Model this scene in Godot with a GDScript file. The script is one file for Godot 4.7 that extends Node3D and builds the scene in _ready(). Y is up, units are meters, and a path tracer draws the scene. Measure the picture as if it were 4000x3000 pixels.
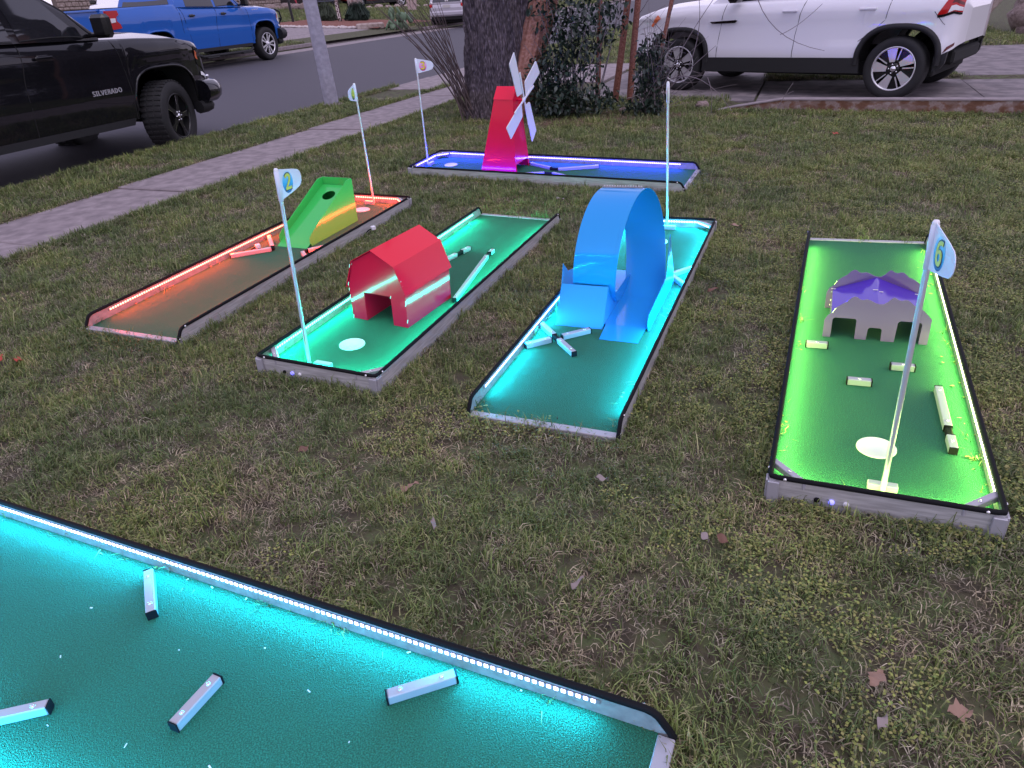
extends Node3D
# ------------------------------------------------------------------ state
var used := {}
var M := {}
var NT := {}
var LT := {}          # lane number -> Transform3D of the lane (x along it, y up, z across)
var rng := RandomNumberGenerator.new()
const LEN := 2.484
const HW := 0.305
const RIM := 0.0877
const TURF := 0.028
const CH := 0.046
const SU := Vector3(0.391, 0, -0.9205)     # along the street
const SN := Vector3(0.9205, 0, 0.391)      # across it, towards the yard

func _ready():
	rng.seed = 7
	make_view()
	make_materials()
	make_setting()
	make_lanes()
	make_obstacles()
	make_bars()
	make_flags()
	make_vehicles()
	make_plants()
	make_far_yard()
	make_litter()
	make_grass()

# ------------------------------------------------------------------ camera, sky, light
func make_view():
	var cam := Camera3D.new()
	cam.name = "camera"
	cam.fov = 58.4414
	cam.near = 0.05
	cam.far = 400.0
	cam.transform = Transform3D(Basis(Vector3(0.997993, -0.054984, 0.031406), Vector3(0.063321, 0.866593, -0.494982), Vector3(0, 0.495977, 0.868336)), Vector3(0, 1.41882, 0))
	add_child(cam)
	cam.current = true
	var sky_mat := ProceduralSkyMaterial.new()
	sky_mat.sky_top_color = Color(0.70, 0.685, 0.81)
	sky_mat.sky_horizon_color = Color(0.79, 0.752, 0.835)
	sky_mat.sky_curve = 0.25
	sky_mat.ground_bottom_color = Color(0.12, 0.12, 0.10)
	sky_mat.ground_horizon_color = Color(0.30, 0.29, 0.28)
	sky_mat.sun_angle_max = 1.0
	var sky := Sky.new()
	sky.sky_material = sky_mat
	var env := Environment.new()
	env.background_mode = Environment.BG_SKY
	env.sky = sky
	env.background_energy_multiplier = 1.8
	env.tonemap_mode = Environment.TONE_MAPPER_LINEAR
	env.tonemap_exposure = 1.0
	env.sdfgi_enabled = true
	env.ssao_enabled = true
	env.ssil_enabled = true
	var we := WorldEnvironment.new()
	we.name = "world_environment"
	we.environment = env
	add_child(we)
	var sun := DirectionalLight3D.new()
	sun.name = "overcast_sun"
	sun.light_energy = 0.3
	sun.light_color = Color(1.0, 0.95, 0.97)
	sun.light_angular_distance = 40.0
	sun.shadow_enabled = true
	sun.rotation_degrees = Vector3(-62, 25, 0)
	sun.sky_mode = DirectionalLight3D.SKY_MODE_LIGHT_ONLY
	add_child(sun)

# ------------------------------------------------------------------ naming and building helpers
func numbered(called: String) -> String:
	if not used.has(called):
		used[called] = 0
		return called
	used[called] += 1
	return "%s_%03d" % [called, used[called]]

func thing(called: String, label: String, category: String, xf := Transform3D(), group := "") -> Node3D:
	var o := Node3D.new()
	o.name = numbered(called)
	o.transform = xf
	add_child(o)
	tag(o, label, category, group)
	return o

func tag(o: Node, label: String, category: String, group := "") -> Node:
	if label: o.set_meta("label", label)
	if category: o.set_meta("category", category)
	if group: o.set_meta("group", group)
	return o

func new_st(smooth := 0) -> SurfaceTool:
	var st := SurfaceTool.new()
	st.begin(Mesh.PRIMITIVE_TRIANGLES)
	st.set_smooth_group(smooth)
	return st

func mesh_of(st: SurfaceTool) -> ArrayMesh:
	st.generate_normals()
	return st.commit()

func obj(called: String, st, mat: Material, parent: Node = null, xf := Transform3D(), kind := "") -> MeshInstance3D:
	var o := MeshInstance3D.new()
	var m: Mesh = mesh_of(st) if st is SurfaceTool else st
	o.mesh = m
	o.material_override = mat
	o.transform = xf
	if parent == null:
		o.name = numbered(called)
		add_child(o)
	else:
		o.name = called
		parent.add_child(o, true)
	if kind: o.set_meta("kind", kind)
	return o

func struct(called: String, st, mat: Material) -> MeshInstance3D:
	return obj(called, st, mat, null, Transform3D(), "structure")

func at(p: Vector3, turn := 0.0) -> Transform3D:
	return Transform3D(Basis(Vector3.UP, turn), p)

func facing(p: Vector3, fwd: Vector3) -> Transform3D:     # local x along fwd, y up
	var f := fwd.normalized()
	return Transform3D(Basis(f, Vector3.UP, f.cross(Vector3.UP)), p)

func tri(st: SurfaceTool, a: Vector3, b: Vector3, c: Vector3):
	st.add_vertex(a); st.add_vertex(b); st.add_vertex(c)

func quad(st: SurfaceTool, a: Vector3, b: Vector3, c: Vector3, d: Vector3):
	tri(st, a, b, c); tri(st, a, c, d)

func oquad(st: SurfaceTool, a: Vector3, b: Vector3, c: Vector3, d: Vector3, out: Vector3):
	if (a - c).cross(a - b).dot(out) < 0.0: quad(st, a, d, c, b)
	else: quad(st, a, b, c, d)

func otri(st: SurfaceTool, a: Vector3, b: Vector3, c: Vector3, out: Vector3):
	if (a - c).cross(a - b).dot(out) < 0.0: tri(st, a, c, b)
	else: tri(st, a, b, c)

func box(st: SurfaceTool, xf: Transform3D, size: Vector3, bev := 0.002):
	st.set_smooth_group(-1)
	var h := size * 0.5
	var p := func(s: Vector3, axis: int) -> Vector3:
		var q := Vector3(h.x - bev, h.y - bev, h.z - bev)
		q[axis] = h[axis]
		return xf * (q * s)
	for axis in 3:
		var i := (axis + 1) % 3
		var j := (axis + 2) % 3
		for sg in [-1.0, 1.0]:
			var c := []
			for k in [[-1.0, -1.0], [1.0, -1.0], [1.0, 1.0], [-1.0, 1.0]]:
				var s := Vector3.ONE
				s[axis] = sg; s[i] = k[0]; s[j] = k[1]
				c.append(p.call(s, axis))
			var out := Vector3.ZERO
			out[axis] = sg
			oquad(st, c[0], c[1], c[2], c[3], xf.basis * out)
		if bev > 0.0:
			for si in [-1.0, 1.0]:
				for sj in [-1.0, 1.0]:
					var s0 := Vector3.ONE
					s0[i] = si; s0[j] = sj; s0[axis] = -1.0
					var s1 := s0
					s1[axis] = 1.0
					var out2 := Vector3.ZERO
					out2[i] = si; out2[j] = sj
					oquad(st, p.call(s0, i), p.call(s1, i), p.call(s1, j), p.call(s0, j), xf.basis * out2)
	if bev > 0.0:
		for sx in [-1.0, 1.0]:
			for sy in [-1.0, 1.0]:
				for sz in [-1.0, 1.0]:
					var s := Vector3(sx, sy, sz)
					otri(st, p.call(s, 0), p.call(s, 1), p.call(s, 2), xf.basis * s)

func prism(st: SurfaceTool, poly: PackedVector2Array, depth: float, xf: Transform3D):     # outline in x, y; extruded along z
	st.set_smooth_group(-1)
	var idx := Geometry2D.triangulate_polygon(poly)
	var hd := depth * 0.5
	for sg in [-1.0, 1.0]:
		for t in range(0, idx.size(), 3):
			otri(st, xf * Vector3(poly[idx[t]].x, poly[idx[t]].y, sg * hd), xf * Vector3(poly[idx[t + 1]].x, poly[idx[t + 1]].y, sg * hd), xf * Vector3(poly[idx[t + 2]].x, poly[idx[t + 2]].y, sg * hd), xf.basis * Vector3(0, 0, sg))
	var ccw := not Geometry2D.is_polygon_clockwise(poly)
	for i in poly.size():
		var a := poly[i]
		var b := poly[(i + 1) % poly.size()]
		var out := Vector3(b.y - a.y, a.x - b.x, 0) * (1.0 if ccw else -1.0)
		oquad(st, xf * Vector3(a.x, a.y, -hd), xf * Vector3(b.x, b.y, -hd), xf * Vector3(b.x, b.y, hd), xf * Vector3(a.x, a.y, hd), xf.basis * out)

func sheet(st: SurfaceTool, rows: Array, wrap := false, smooth := 0):      # skin between rows of points
	st.set_smooth_group(smooth)
	for i in rows.size() - 1:
		var a: PackedVector3Array = rows[i]
		var b: PackedVector3Array = rows[i + 1]
		var n := a.size()
		for j in (n if wrap else n - 1):
			var k := (j + 1) % n
			quad(st, a[j], b[j], b[k], a[k])

func tube(st: SurfaceTool, pts: PackedVector3Array, r0: float, r1 := -1.0, sides := 8, caps := true):
	st.set_smooth_group(0)
	if r1 < 0.0: r1 = r0
	var rows := []
	var side := Vector3.ZERO
	var n := pts.size()
	for i in n:
		var d := (pts[mini(i + 1, n - 1)] - pts[maxi(i - 1, 0)]).normalized()
		if side == Vector3.ZERO:
			side = d.cross(Vector3.UP if absf(d.y) < 0.9 else Vector3.RIGHT).normalized()
		side = (side - d * side.dot(d)).normalized()
		var up := d.cross(side)
		var r := lerpf(r0, r1, float(i) / maxf(1.0, n - 1.0))
		var row := PackedVector3Array()
		for k in sides:
			var a := TAU * k / sides
			row.append(pts[i] + (side * cos(a) + up * sin(a)) * r)
		rows.append(row)
	sheet(st, rows, true)
	if caps:
		st.set_smooth_group(-1)
		for e in [0, n - 1]:
			var row: PackedVector3Array = rows[e]
			var out := (pts[0] - pts[1]) if e == 0 else (pts[n - 1] - pts[n - 2])
			for k in sides:
				otri(st, pts[e], row[k], row[(k + 1) % sides], out)

func lathe(st: SurfaceTool, prof: Array, seg: int, xf := Transform3D(), smooth := 0):     # profile of Vector2(radius, height) turned round y
	var rows := []
	for q in prof:
		var row := PackedVector3Array()
		for k in seg:
			var a := TAU * k / seg
			row.append(xf * Vector3(cos(a) * q.x, q.y, sin(a) * q.x))
		rows.append(row)
	sheet(st, rows, true, smooth)

func pl(arr: Array, x: float) -> float:        # piecewise linear through [x, y] pairs, eased at the joints
	if x <= arr[0][0]: return arr[0][1]
	for i in arr.size() - 1:
		if x <= arr[i + 1][0]:
			return lerpf(arr[i][1], arr[i + 1][1], (x - arr[i][0]) / maxf(arr[i + 1][0] - arr[i][0], 1e-6))
	return arr[-1][1]

# ------------------------------------------------------------------ materials
func noise_tex(key: String, freq: float, seed_: int, stops := [], size := 512, octaves := 5, kind := FastNoiseLite.TYPE_SIMPLEX_SMOOTH, as_normal := false, bump := 4.0) -> NoiseTexture2D:
	if NT.has(key): return NT[key]
	var n := FastNoiseLite.new()
	n.seed = seed_
	n.noise_type = kind
	n.frequency = freq
	n.fractal_octaves = octaves
	var t := NoiseTexture2D.new()
	t.width = size
	t.height = size
	t.seamless = true
	t.noise = n
	t.as_normal_map = as_normal
	t.bump_strength = bump
	if stops.size():
		var g := Gradient.new()
		var offs := PackedFloat32Array()
		var cols := PackedColorArray()
		for s in stops:
			offs.append(s[0])
			cols.append(Color(s[1], s[2], s[3]).linear_to_srgb())
		g.offsets = offs
		g.colors = cols
		t.color_ramp = g
	NT[key] = t
	return t

func mk(key: String, c: Color, rough: float, metal := 0.0) -> StandardMaterial3D:
	var m := StandardMaterial3D.new()
	m.resource_name = key
	m.albedo_color = c.linear_to_srgb()
	m.roughness = rough
	m.metallic = metal
	M[key] = m
	return m

func tri_map(m: StandardMaterial3D, scale: float, albedo: Texture2D, height: Texture2D = null, hs := 0.0, world := true):
	m.uv1_triplanar = true
	m.uv1_world_triplanar = world
	m.uv1_scale = Vector3.ONE * scale
	if albedo: m.albedo_texture = albedo
	if height:
		m.heightmap_enabled = true
		m.heightmap_texture = height
		m.heightmap_scale = hs

func rough_map(m: StandardMaterial3D, t: Texture2D):
	m.roughness_texture = t
	m.roughness_texture_channel = BaseMaterial3D.TEXTURE_CHANNEL_RED

func glow(key: String, c: Color, e: float) -> StandardMaterial3D:
	var m := mk(key, Color(0.8, 0.8, 0.8), 0.5)
	m.emission_enabled = true
	m.emission = c.linear_to_srgb()
	m.emission_energy_multiplier = e
	return m

func make_materials():
	var W := Color.WHITE
	# ground
	var soil := noise_tex("soil", 0.02, 3, [[0.0, .035, .028, .018], [0.35, .06, .05, .028], [0.55, .075, .075, .034], [0.75, .07, .09, .032], [1.0, .13, .11, .065]])
	var bumps := noise_tex("bumps", 0.03, 5)
	var fine := noise_tex("fine", 0.12, 6, [], 512, 4)
	tri_map(mk("soil", W, 0.95), 0.9, soil, bumps, 1.5)
	var conc := noise_tex("concrete", 0.012, 11, [[0.0, .16, .135, .14], [0.4, .22, .185, .19], [0.6, .25, .21, .215], [0.85, .30, .255, .26], [1.0, .18, .15, .15]], 1024, 7)
	tri_map(mk("concrete", W, 0.85), 0.45, conc, fine, 0.12)
	tri_map(mk("pale_concrete", Color(1.35, 1.3, 1.35).clamp(), 0.85), 0.45, conc, fine, 0.12)
	var drv := noise_tex("driveway", 0.010, 12, [[0.0, .10, .085, .09], [0.4, .15, .13, .135], [0.6, .19, .165, .17], [0.8, .22, .185, .19], [1.0, .13, .11, .11]], 1024, 7)
	tri_map(mk("driveway", W, 0.88), 0.3, drv, fine, 0.15)
	var asp := noise_tex("asphalt", 0.25, 13, [[0.0, .040, .037, .045], [0.5, .060, .056, .068], [1.0, .095, .09, .105]], 512, 3)
	tri_map(mk("asphalt", W, 0.8), 0.7, asp, fine, 0.3)
	var rust := noise_tex("rust", 0.014, 14, [[0.0, .10, .045, .022], [0.35, .13, .06, .035], [0.5, .17, .085, .055], [0.6, .22, .15, .125], [0.72, .33, .27, .26], [1.0, .2, .14, .12]], 512, 6)
	tri_map(mk("rusty_concrete", W, 0.9), 1.1, rust, fine, 0.3)
	# lanes
	var tf := noise_tex("turf", 0.06, 21, [[0.0, .004, .055, .028], [0.4, .009, .095, .050], [0.6, .013, .135, .072], [1.0, .030, .25, .14]], 1024, 5)
	var tb := noise_tex("turf_bump", 0.07, 22, [], 1024, 4)
	var m := mk("turf", W, 0.92)
	tri_map(m, 3.2, tf, tb, 0.28, false)
	var brushed := noise_tex("brushed", 0.02, 23, [[0.0, .25, .245, .25], [0.5, .33, .325, .33], [1.0, .40, .395, .40]], 512, 5)
	tri_map(mk("aluminium", Color(1.0, 1.0, 1.0), 0.42, 0.12), 2.5, brushed, null, 0.0, false)
	var worn := noise_tex("worn", 0.02, 24, [[0.0, .34, .33, .335], [0.45, .46, .45, .455], [0.6, .52, .51, .515], [1.0, .62, .60, .60]], 512, 6)
	tri_map(mk("worn_aluminium", W, 0.5, 0.25), 2.2, worn, fine, 0.05, false)
	M.worn_aluminium.uv1_scale = Vector3(0.5, 6.0, 0.5)
	mk("bright_aluminium", Color(.40, .39, .43), 0.34, 0.2)
	mk("black_rubber", Color(.008, .008, .010), 0.7)
	M.black_rubber.metallic_specular = 0.25
	mk("lettering", Color(.36, .355, .38), 0.3, 0.2)
	mk("screw", Color(.75, .74, .75), 0.25, 0.9)
	mk("cup", Color(.64, .61, .66), 0.4)
	mk("white_plastic", Color(.78, .77, .82), 0.35)
	mk("tape", Color(.22, .22, .23), 0.6)
	for k in [["paint_red", Color(.70, .005, .03)], ["paint_blue", Color(.02, .27, .66)], ["paint_green", Color(.045, .50, .10)], ["paint_mill", Color(.74, .005, .045)], ["paint_purple", Color(.17, .105, .27)], ["paint_violet", Color(.075, .03, .40)]]:
		var pm := mk(k[0], k[1], 0.16)
		pm.clearcoat_enabled = true
		pm.clearcoat = 0.25
		pm.metallic_specular = 0.35
		pm.clearcoat_roughness = 0.05
	mk("chipped", Color(.7, .66, .64), 0.6)
	mk("blade_white", Color(.74, .73, .80), 0.35)
	# flags
	mk("flag_plate", Color(.72, .72, .84), 0.3)
	var pole := mk("pole_steel", Color(.66, .66, .70), 0.3, 0.45)
	pole.clearcoat_enabled = true
	mk("digit", Color(.62, .68, .06), 0.4)
	mk("digit_yellow", Color(.85, .62, .05), 0.4)
	mk("digit_edge", Color(.03, .04, .08), 0.5)
	for k in [["disc_blue", Color(.05, .42, .80), Color(.02, .06, .28)], ["disc_pink", Color(.85, .30, .65), Color(.60, .10, .22)], ["disc_green", Color(.35, .62, .12), Color(.02, .10, .05)]]:
		var g := Gradient.new()
		g.offsets = PackedFloat32Array([0.0, 0.55, 0.8, 1.0])
		var c0: Color = k[1]
		var c1: Color = k[2]
		g.colors = PackedColorArray([c0.lerp(W, 0.5).linear_to_srgb(), c0.linear_to_srgb(), c0.lerp(c1, 0.5).linear_to_srgb(), c1.linear_to_srgb()])
		var gt := GradientTexture2D.new()
		gt.gradient = g
		gt.width = 64
		gt.height = 64
		gt.fill_from = Vector2(0, 0)
		gt.fill_to = Vector2(0, 1)
		var dm := mk(k[0], W, 0.35)
		dm.albedo_texture = gt
	# vehicles
	for k in [["car_white", Color(.78, .77, .81)], ["car_black", Color(.006, .006, .008)], ["car_blue", Color(.016, .115, .46)], ["car_silver", Color(.42, .40, .44)], ["car_red", Color(.18, .012, .012)]]:
		var pm := mk(k[0], k[1], 0.32)
		pm.clearcoat_enabled = true
		pm.clearcoat = 1.0
		pm.clearcoat_roughness = 0.04
		pm.metallic_specular = 0.15
	mk("car_plastic", Color(.008, .008, .009), 0.65)
	mk("car_gloss_black", Color(.006, .006, .007), 0.08)
	mk("car_under", Color(.006, .006, .006), 0.9)
	var gl := mk("car_glass", Color(.012, .013, .016), 0.04)
	gl.metallic_specular = 0.8
	mk("tyre", Color(.012, .012, .013), 0.75)
	mk("alloy", Color(.68, .67, .70), 0.25, 0.6)
	mk("alloy_dark", Color(.012, .012, .013), 0.25, 0.3)
	mk("chrome", Color(.8, .8, .82), 0.08, 1.0)
	mk("lamp_red", Color(.45, .008, .012), 0.12)
	mk("lamp_dark_red", Color(.10, .006, .01), 0.12)
	mk("lamp_clear", Color(.7, .7, .72), 0.08)
	mk("lamp_amber", Color(.75, .17, .06), 0.15)
	mk("handle_white", Color(.66, .65, .70), 0.3)
	# plants
	var bark := noise_tex("bark", 0.03, 41, [[0.0, .014, .010, .011], [0.4, .045, .034, .038], [0.6, .10, .08, .09], [0.8, .20, .165, .185], [1.0, .30, .25, .28]], 512, 6)
	tri_map(mk("bark", W, 0.95), 1.6, bark, bumps, 1.5)
	M.bark.uv1_scale = Vector3(3.2, 0.7, 3.2)
	var bare := noise_tex("bare_wood", 0.02, 42, [[0.0, .16, .06, .035], [0.4, .30, .13, .085], [0.7, .42, .22, .17], [1.0, .5, .32, .27]], 512, 6)
	tri_map(mk("bare_wood", W, 0.8), 2.0, bare, fine, 0.5)
	tri_map(mk("stem_bark", Color(.62, .5, .5), 0.85), 3.0, bare, fine, 0.3)
	mk("twig", Color(.085, .06, .058), 0.9)
	mk("twig_grey", Color(.17, .14, .15), 0.9)
	m = mk("leaf", Color(.55, .62, .60), 0.38)
	m.vertex_color_use_as_albedo = true
	m.backlight_enabled = true
	m.backlight = Color(.25, .3, .2)
	m = mk("grass", W, 0.7)
	m.vertex_color_use_as_albedo = true
	m.backlight_enabled = true
	m.backlight = Color(.42, .42, .35)
	for k in [["leaf_tan", Color(.28, .17, .12)], ["leaf_red", Color(.36, .05, .03)], ["leaf_grey", Color(.26, .21, .20)], ["leaf_brown", Color(.16, .075, .05)]]:
		var lm := mk(k[0], k[1], 0.7)
		lm.backlight_enabled = true
		lm.backlight = Color(.2, .2, .2)
	# far things
	var stone := noise_tex("stone", 0.012, 51, [[0.0, .18, .13, .11], [0.45, .32, .25, .22], [0.7, .42, .34, .31], [1.0, .5, .42, .40]], 512, 6)
	tri_map(mk("stone", W, 0.9), 0.9, stone, fine, 0.5)
	tri_map(mk("rough_stone", Color(.75, .72, .75), 0.95), 1.6, stone, bumps, 2.0)
	mk("mortar", Color(.17, .13, .115), 0.95)
	tri_map(mk("mulch", Color(.6, .5, .5), 0.95), 2.0, bare, bumps, 2.0)
	mk("pebble", Color(.48, .42, .40), 0.8)
	mk("white_bark", Color(.48, .36, .34), 0.85)
	mk("post_black", Color(.01, .01, .012), 0.5)
	mk("post_wood", Color(.06, .035, .03), 0.8)
	mk("number_white", Color(.62, .55, .52), 0.6)
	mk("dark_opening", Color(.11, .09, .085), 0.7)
	mk("bench_blue", Color(.10, .11, .17), 0.6)
	mk("stocking_red", Color(.45, .05, .08), 0.8)
	mk("teal", Color(.03, .22, .26), 0.5)
	mk("roof", Color(.05, .042, .045), 0.9)
	mk("plate_white", Color(.5, .48, .46), 0.5)
	tri_map(mk("pole_grey", Color(.95, .95, 1.0), 0.7), 0.7, noise_tex("galv", 0.03, 61, [[0.0, .27, .26, .30], [0.45, .34, .33, .38], [0.6, .38, .365, .425], [1.0, .46, .44, .50]], 512, 7), fine, 0.05)

# ------------------------------------------------------------------ the setting
func ground_y(n: float) -> float:
	if n > -7.1: return 0.0
	if n > -14.6: return -0.13 + 0.0377 * (-7.2 - n)
	if n > -15.5: return 0.152
	if n > -40.0: return 0.29 + 0.05 * (-15.6 - n)
	return 1.51

func lane_pull(x: float, z: float) -> float:      # the lawn dips and rises a little under the lanes that lie on it
	var sw := 0.35
	var sy := 0.0
	for k in LT:
		var T: Transform3D = LT[k]
		var q := T.affine_inverse() * Vector3(x, T.origin.y, z)
		var c := Vector3(clampf(q.x, 0.0, LEN), 0, clampf(q.z, -HW, HW))
		var d2 := (q.x - c.x) * (q.x - c.x) + (q.z - c.z) * (q.z - c.z)
		if d2 > 4.0: continue
		var w := exp(-d2 / 0.12) * 6.0
		sw += w
		sy += w * (T * c).y
	return sy / sw

func street(u: float, n: float, y := 0.0) -> Vector3:
	return SU * u + SN * n + Vector3(0, y, 0)

func strip(called: String, mat: Material, us: Array, ns: Array, lift := 0.0) -> MeshInstance3D:
	var st := new_st()
	var rows := []
	for n in ns:
		var row := PackedVector3Array()
		for u in us: row.append(street(u, n[0], n[1] + lift))
		rows.append(row)
	sheet(st, rows)
	return struct(called, st, mat)

func steps(a: float, b: float, d: float) -> Array:
	var out := []
	var k := maxi(1, roundi(absf(b - a) / d))
	for i in k + 1: out.append(lerpf(a, b, float(i) / k))
	return out

func slabs(root: Node3D, called: String, mat: Material, u0: float, u1: float, n0: float, n1: float, top: float, du: float, dn: float, wob := 0.006):
	var us := steps(u0, u1, du)
	var ns := steps(n0, n1, dn)
	for i in us.size() - 1:
		for j in ns.size() - 1:
			var st := new_st(-1)
			var su: float = us[i + 1] - us[i] - 0.012
			var sn: float = absf(ns[j + 1] - ns[j]) - 0.012
			var c := street((us[i] + us[i + 1]) * 0.5, (ns[j] + ns[j + 1]) * 0.5, top - 0.05 + rng.randf_range(-wob, wob))
			var b := Basis(SU, Vector3.UP, SN).orthonormalized() * Basis(Vector3(1, 0, 0), rng.randf_range(-wob, wob)) * Basis(Vector3(0, 0, 1), rng.randf_range(-wob, wob))
			box(st, Transform3D(b, Vector3.ZERO), Vector3(su, 0.1, sn), 0.008)
			obj(called, st, mat, root, Transform3D(Basis(), c))

func root_struct(called: String) -> Node3D:
	var o := Node3D.new()
	o.name = numbered(called)
	add_child(o)
	o.set_meta("kind", "structure")
	return o

func make_setting():
	var far_u := [-70.0, 130.0]
	for k in [1, 2, 3, 4, 5, 6]: LT[k] = lane_frame(k)
	strip("ground", M.soil, far_u, [[70.0, -0.012], [9.0, -0.012], [8.9, -0.13], [-4.9, -0.13], [-4.94, -0.012], [-7.04, -0.012]])
	var nz := FastNoiseLite.new()
	nz.seed = 4
	nz.frequency = 0.9
	var st := new_st()
	var rows := []
	for i in 217:
		var row := PackedVector3Array()
		for j in 65:
			var u := -14.0 + 0.25 * i
			var n := -7.05 + 0.25 * j
			var p := street(u, n)
			row.append(street(u, n, lane_pull(p.x, p.z) - (0.004 if on_lawn(u, n) or n < -3.2 else 0.06) + 0.007 * nz.get_noise_2d(u, n)))
		rows.append(row)
	sheet(st, rows)
	struct("lawn_ground", st, M.soil)
	var walk := root_struct("sidewalk")
	slabs(walk, "slab", M.concrete, -13.3, 12.2, -5.91, -4.95, 0.022, 1.5, 1.0)
	var apron := root_struct("driveway_apron")
	slabs(apron, "slab", M.concrete, 11.6, 15.2, -7.1, -5.93, 0.012, 1.8, 1.2, 0.003)
	slabs(apron, "slab", M.concrete, 12.22, 15.2, -5.91, -3.2, 0.016, 1.5, 1.4, 0.003)
	var drive := root_struct("driveway")
	slabs(drive, "slab", M.driveway, 10.35, 14.0, -3.18, -0.62, -0.022, 3.7, 2.6, 0.003)
	slabs(drive, "slab", M.driveway, 9.28, 12.35, -0.6, 7.4, -0.03, 3.1, 3.2, 0.003)
	slabs(drive, "slab", M.driveway, 12.62, 17.3, 2.1, 7.4, -0.015, 2.4, 2.7, 0.003)
	var kerb := root_struct("kerb")
	slabs(kerb, "kerb_stone", M.pale_concrete, -31.0, 11.4, -7.15, -7.0, 0.005, 3.0, 0.2, 0.002)
	strip("gutter", M.pale_concrete, far_u, [[-7.14, -0.118], [-7.62, -0.128]], 0.006)
	var prof := []
	for n in steps(-7.4, -14.62, 0.6): prof.append([n, ground_y(n)])
	strip("road", M.asphalt, steps(-70.0, 130.0, 5.0), prof)
	strip("far_gutter", M.pale_concrete, far_u, [[-14.6, 0.153], [-15.52, 0.157]], 0.002)
	var fk := root_struct("far_kerb")
	slabs(fk, "kerb_stone", M.pale_concrete, -20.0, 21.4, -15.66, -15.5, 0.29, 3.0, 0.2, 0.002)
	slabs(fk, "kerb_stone", M.pale_concrete, 29.4, 80.0, -15.66, -15.5, 0.29, 3.2, 0.2, 0.002)
	strip("far_ground", M.soil, far_u, [[-15.6, 0.27], [-28.0, 0.89], [-40.0, 1.49], [-220.0, 1.49]])
	var fd := root_struct("far_driveway")
	st = new_st(-1)
	for k in 6:
		var s2 := new_st(-1)
		var na := -15.56 - 2.4 * k
		var nb := na - 2.38
		var ya := (0.165 if k == 0 else ground_y(na) + 0.02)
		for uu in [[21.4, 25.3], [25.32, 29.3]]:
			var ub: float = uu[1]
			if k > 0 and ub > 26.0: ub = 27.7
			quad(s2, street(uu[0], na, ya), street(ub + (0.0 if k else 0.0), na, ya), street(ub, nb, ground_y(nb) + 0.02), street(uu[0], nb, ground_y(nb) + 0.02))
		obj("slab", s2, M.concrete, fd)
	# driveway edging: the rust-stained concrete kerb that ramps down at its street end
	var kb := root_struct("driveway_kerb")
	var a := Vector3(2.983, 0, -8.732)
	var e := Vector3(5.466, 0, -7.375)
	var dir := (e - a).normalized()
	var poly := PackedVector2Array([Vector2(-0.32, -0.03), Vector2(-0.32, 0.012), Vector2(-0.1, 0.05), Vector2(0.42, 0.135), Vector2(2.4, 0.15), Vector2(6.5, 0.16), Vector2(6.5, -0.03)])
	st = new_st(-1)
	prism(st, poly, 0.145, Transform3D())
	obj("kerb_face", st, M.rusty_concrete, kb, facing(a - dir.cross(Vector3.UP) * 0.075, dir))
	st = new_st(-1)
	prism(st, PackedVector2Array([Vector2(-0.32, 0.013), Vector2(-0.1, 0.052), Vector2(0.42, 0.137), Vector2(2.4, 0.152), Vector2(6.5, 0.162), Vector2(6.5, 0.174), Vector2(2.4, 0.164), Vector2(0.42, 0.149), Vector2(-0.1, 0.062)]), 0.16, Transform3D())
	obj("kerb_top", st, M.concrete, kb, facing(a - dir.cross(Vector3.UP) * 0.075, dir))

# ------------------------------------------------------------------ the six lanes
func lane_frame(k: int) -> Transform3D:
	var d := {
		2: [Vector3(-0.8429, -0.0132, -2.6214), Vector3(0.3928, -0.0055, -0.9196), Vector3(0.0251, 0.9997, 0.0047)],
		5: [Vector3(1.1023, -0.0247, -4.4552), Vector3(-0.4052, -0.0099, 0.9142), Vector3(-0.0224, 0.9997, 0.0009)],
		6: [Vector3(1.0468, 0.0157, -1.5284), Vector3(0.4191, 0.0069, -0.9079), Vector3(-0.0364, 0.9993, -0.0092)],
		3: [Vector3(-0.6771, 0.0176, -6.6693), Vector3(0.9043, -0.0132, 0.4266), Vector3(-0.0032, 0.9993, 0.0376)],
		4: [Vector3(-0.9823, -0.0065, -5.4888), Vector3(-0.3698, 0.0007, 0.9291), Vector3(0.0151, 0.9999, 0.0052)],
		1: [Vector3(-2.0908, 0.0111, -1.6335), Vector3(0.9045, 0.0182, 0.426), Vector3(-0.0127, 0.9998, -0.0156)]}
	var r: Array = d[k]
	var x: Vector3 = r[1]
	var y: Vector3 = r[2]
	x = x.normalized()
	y = (y - x * y.dot(x)).normalized()
	return Transform3D(Basis(x, y, x.cross(y)), r[0])

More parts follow.
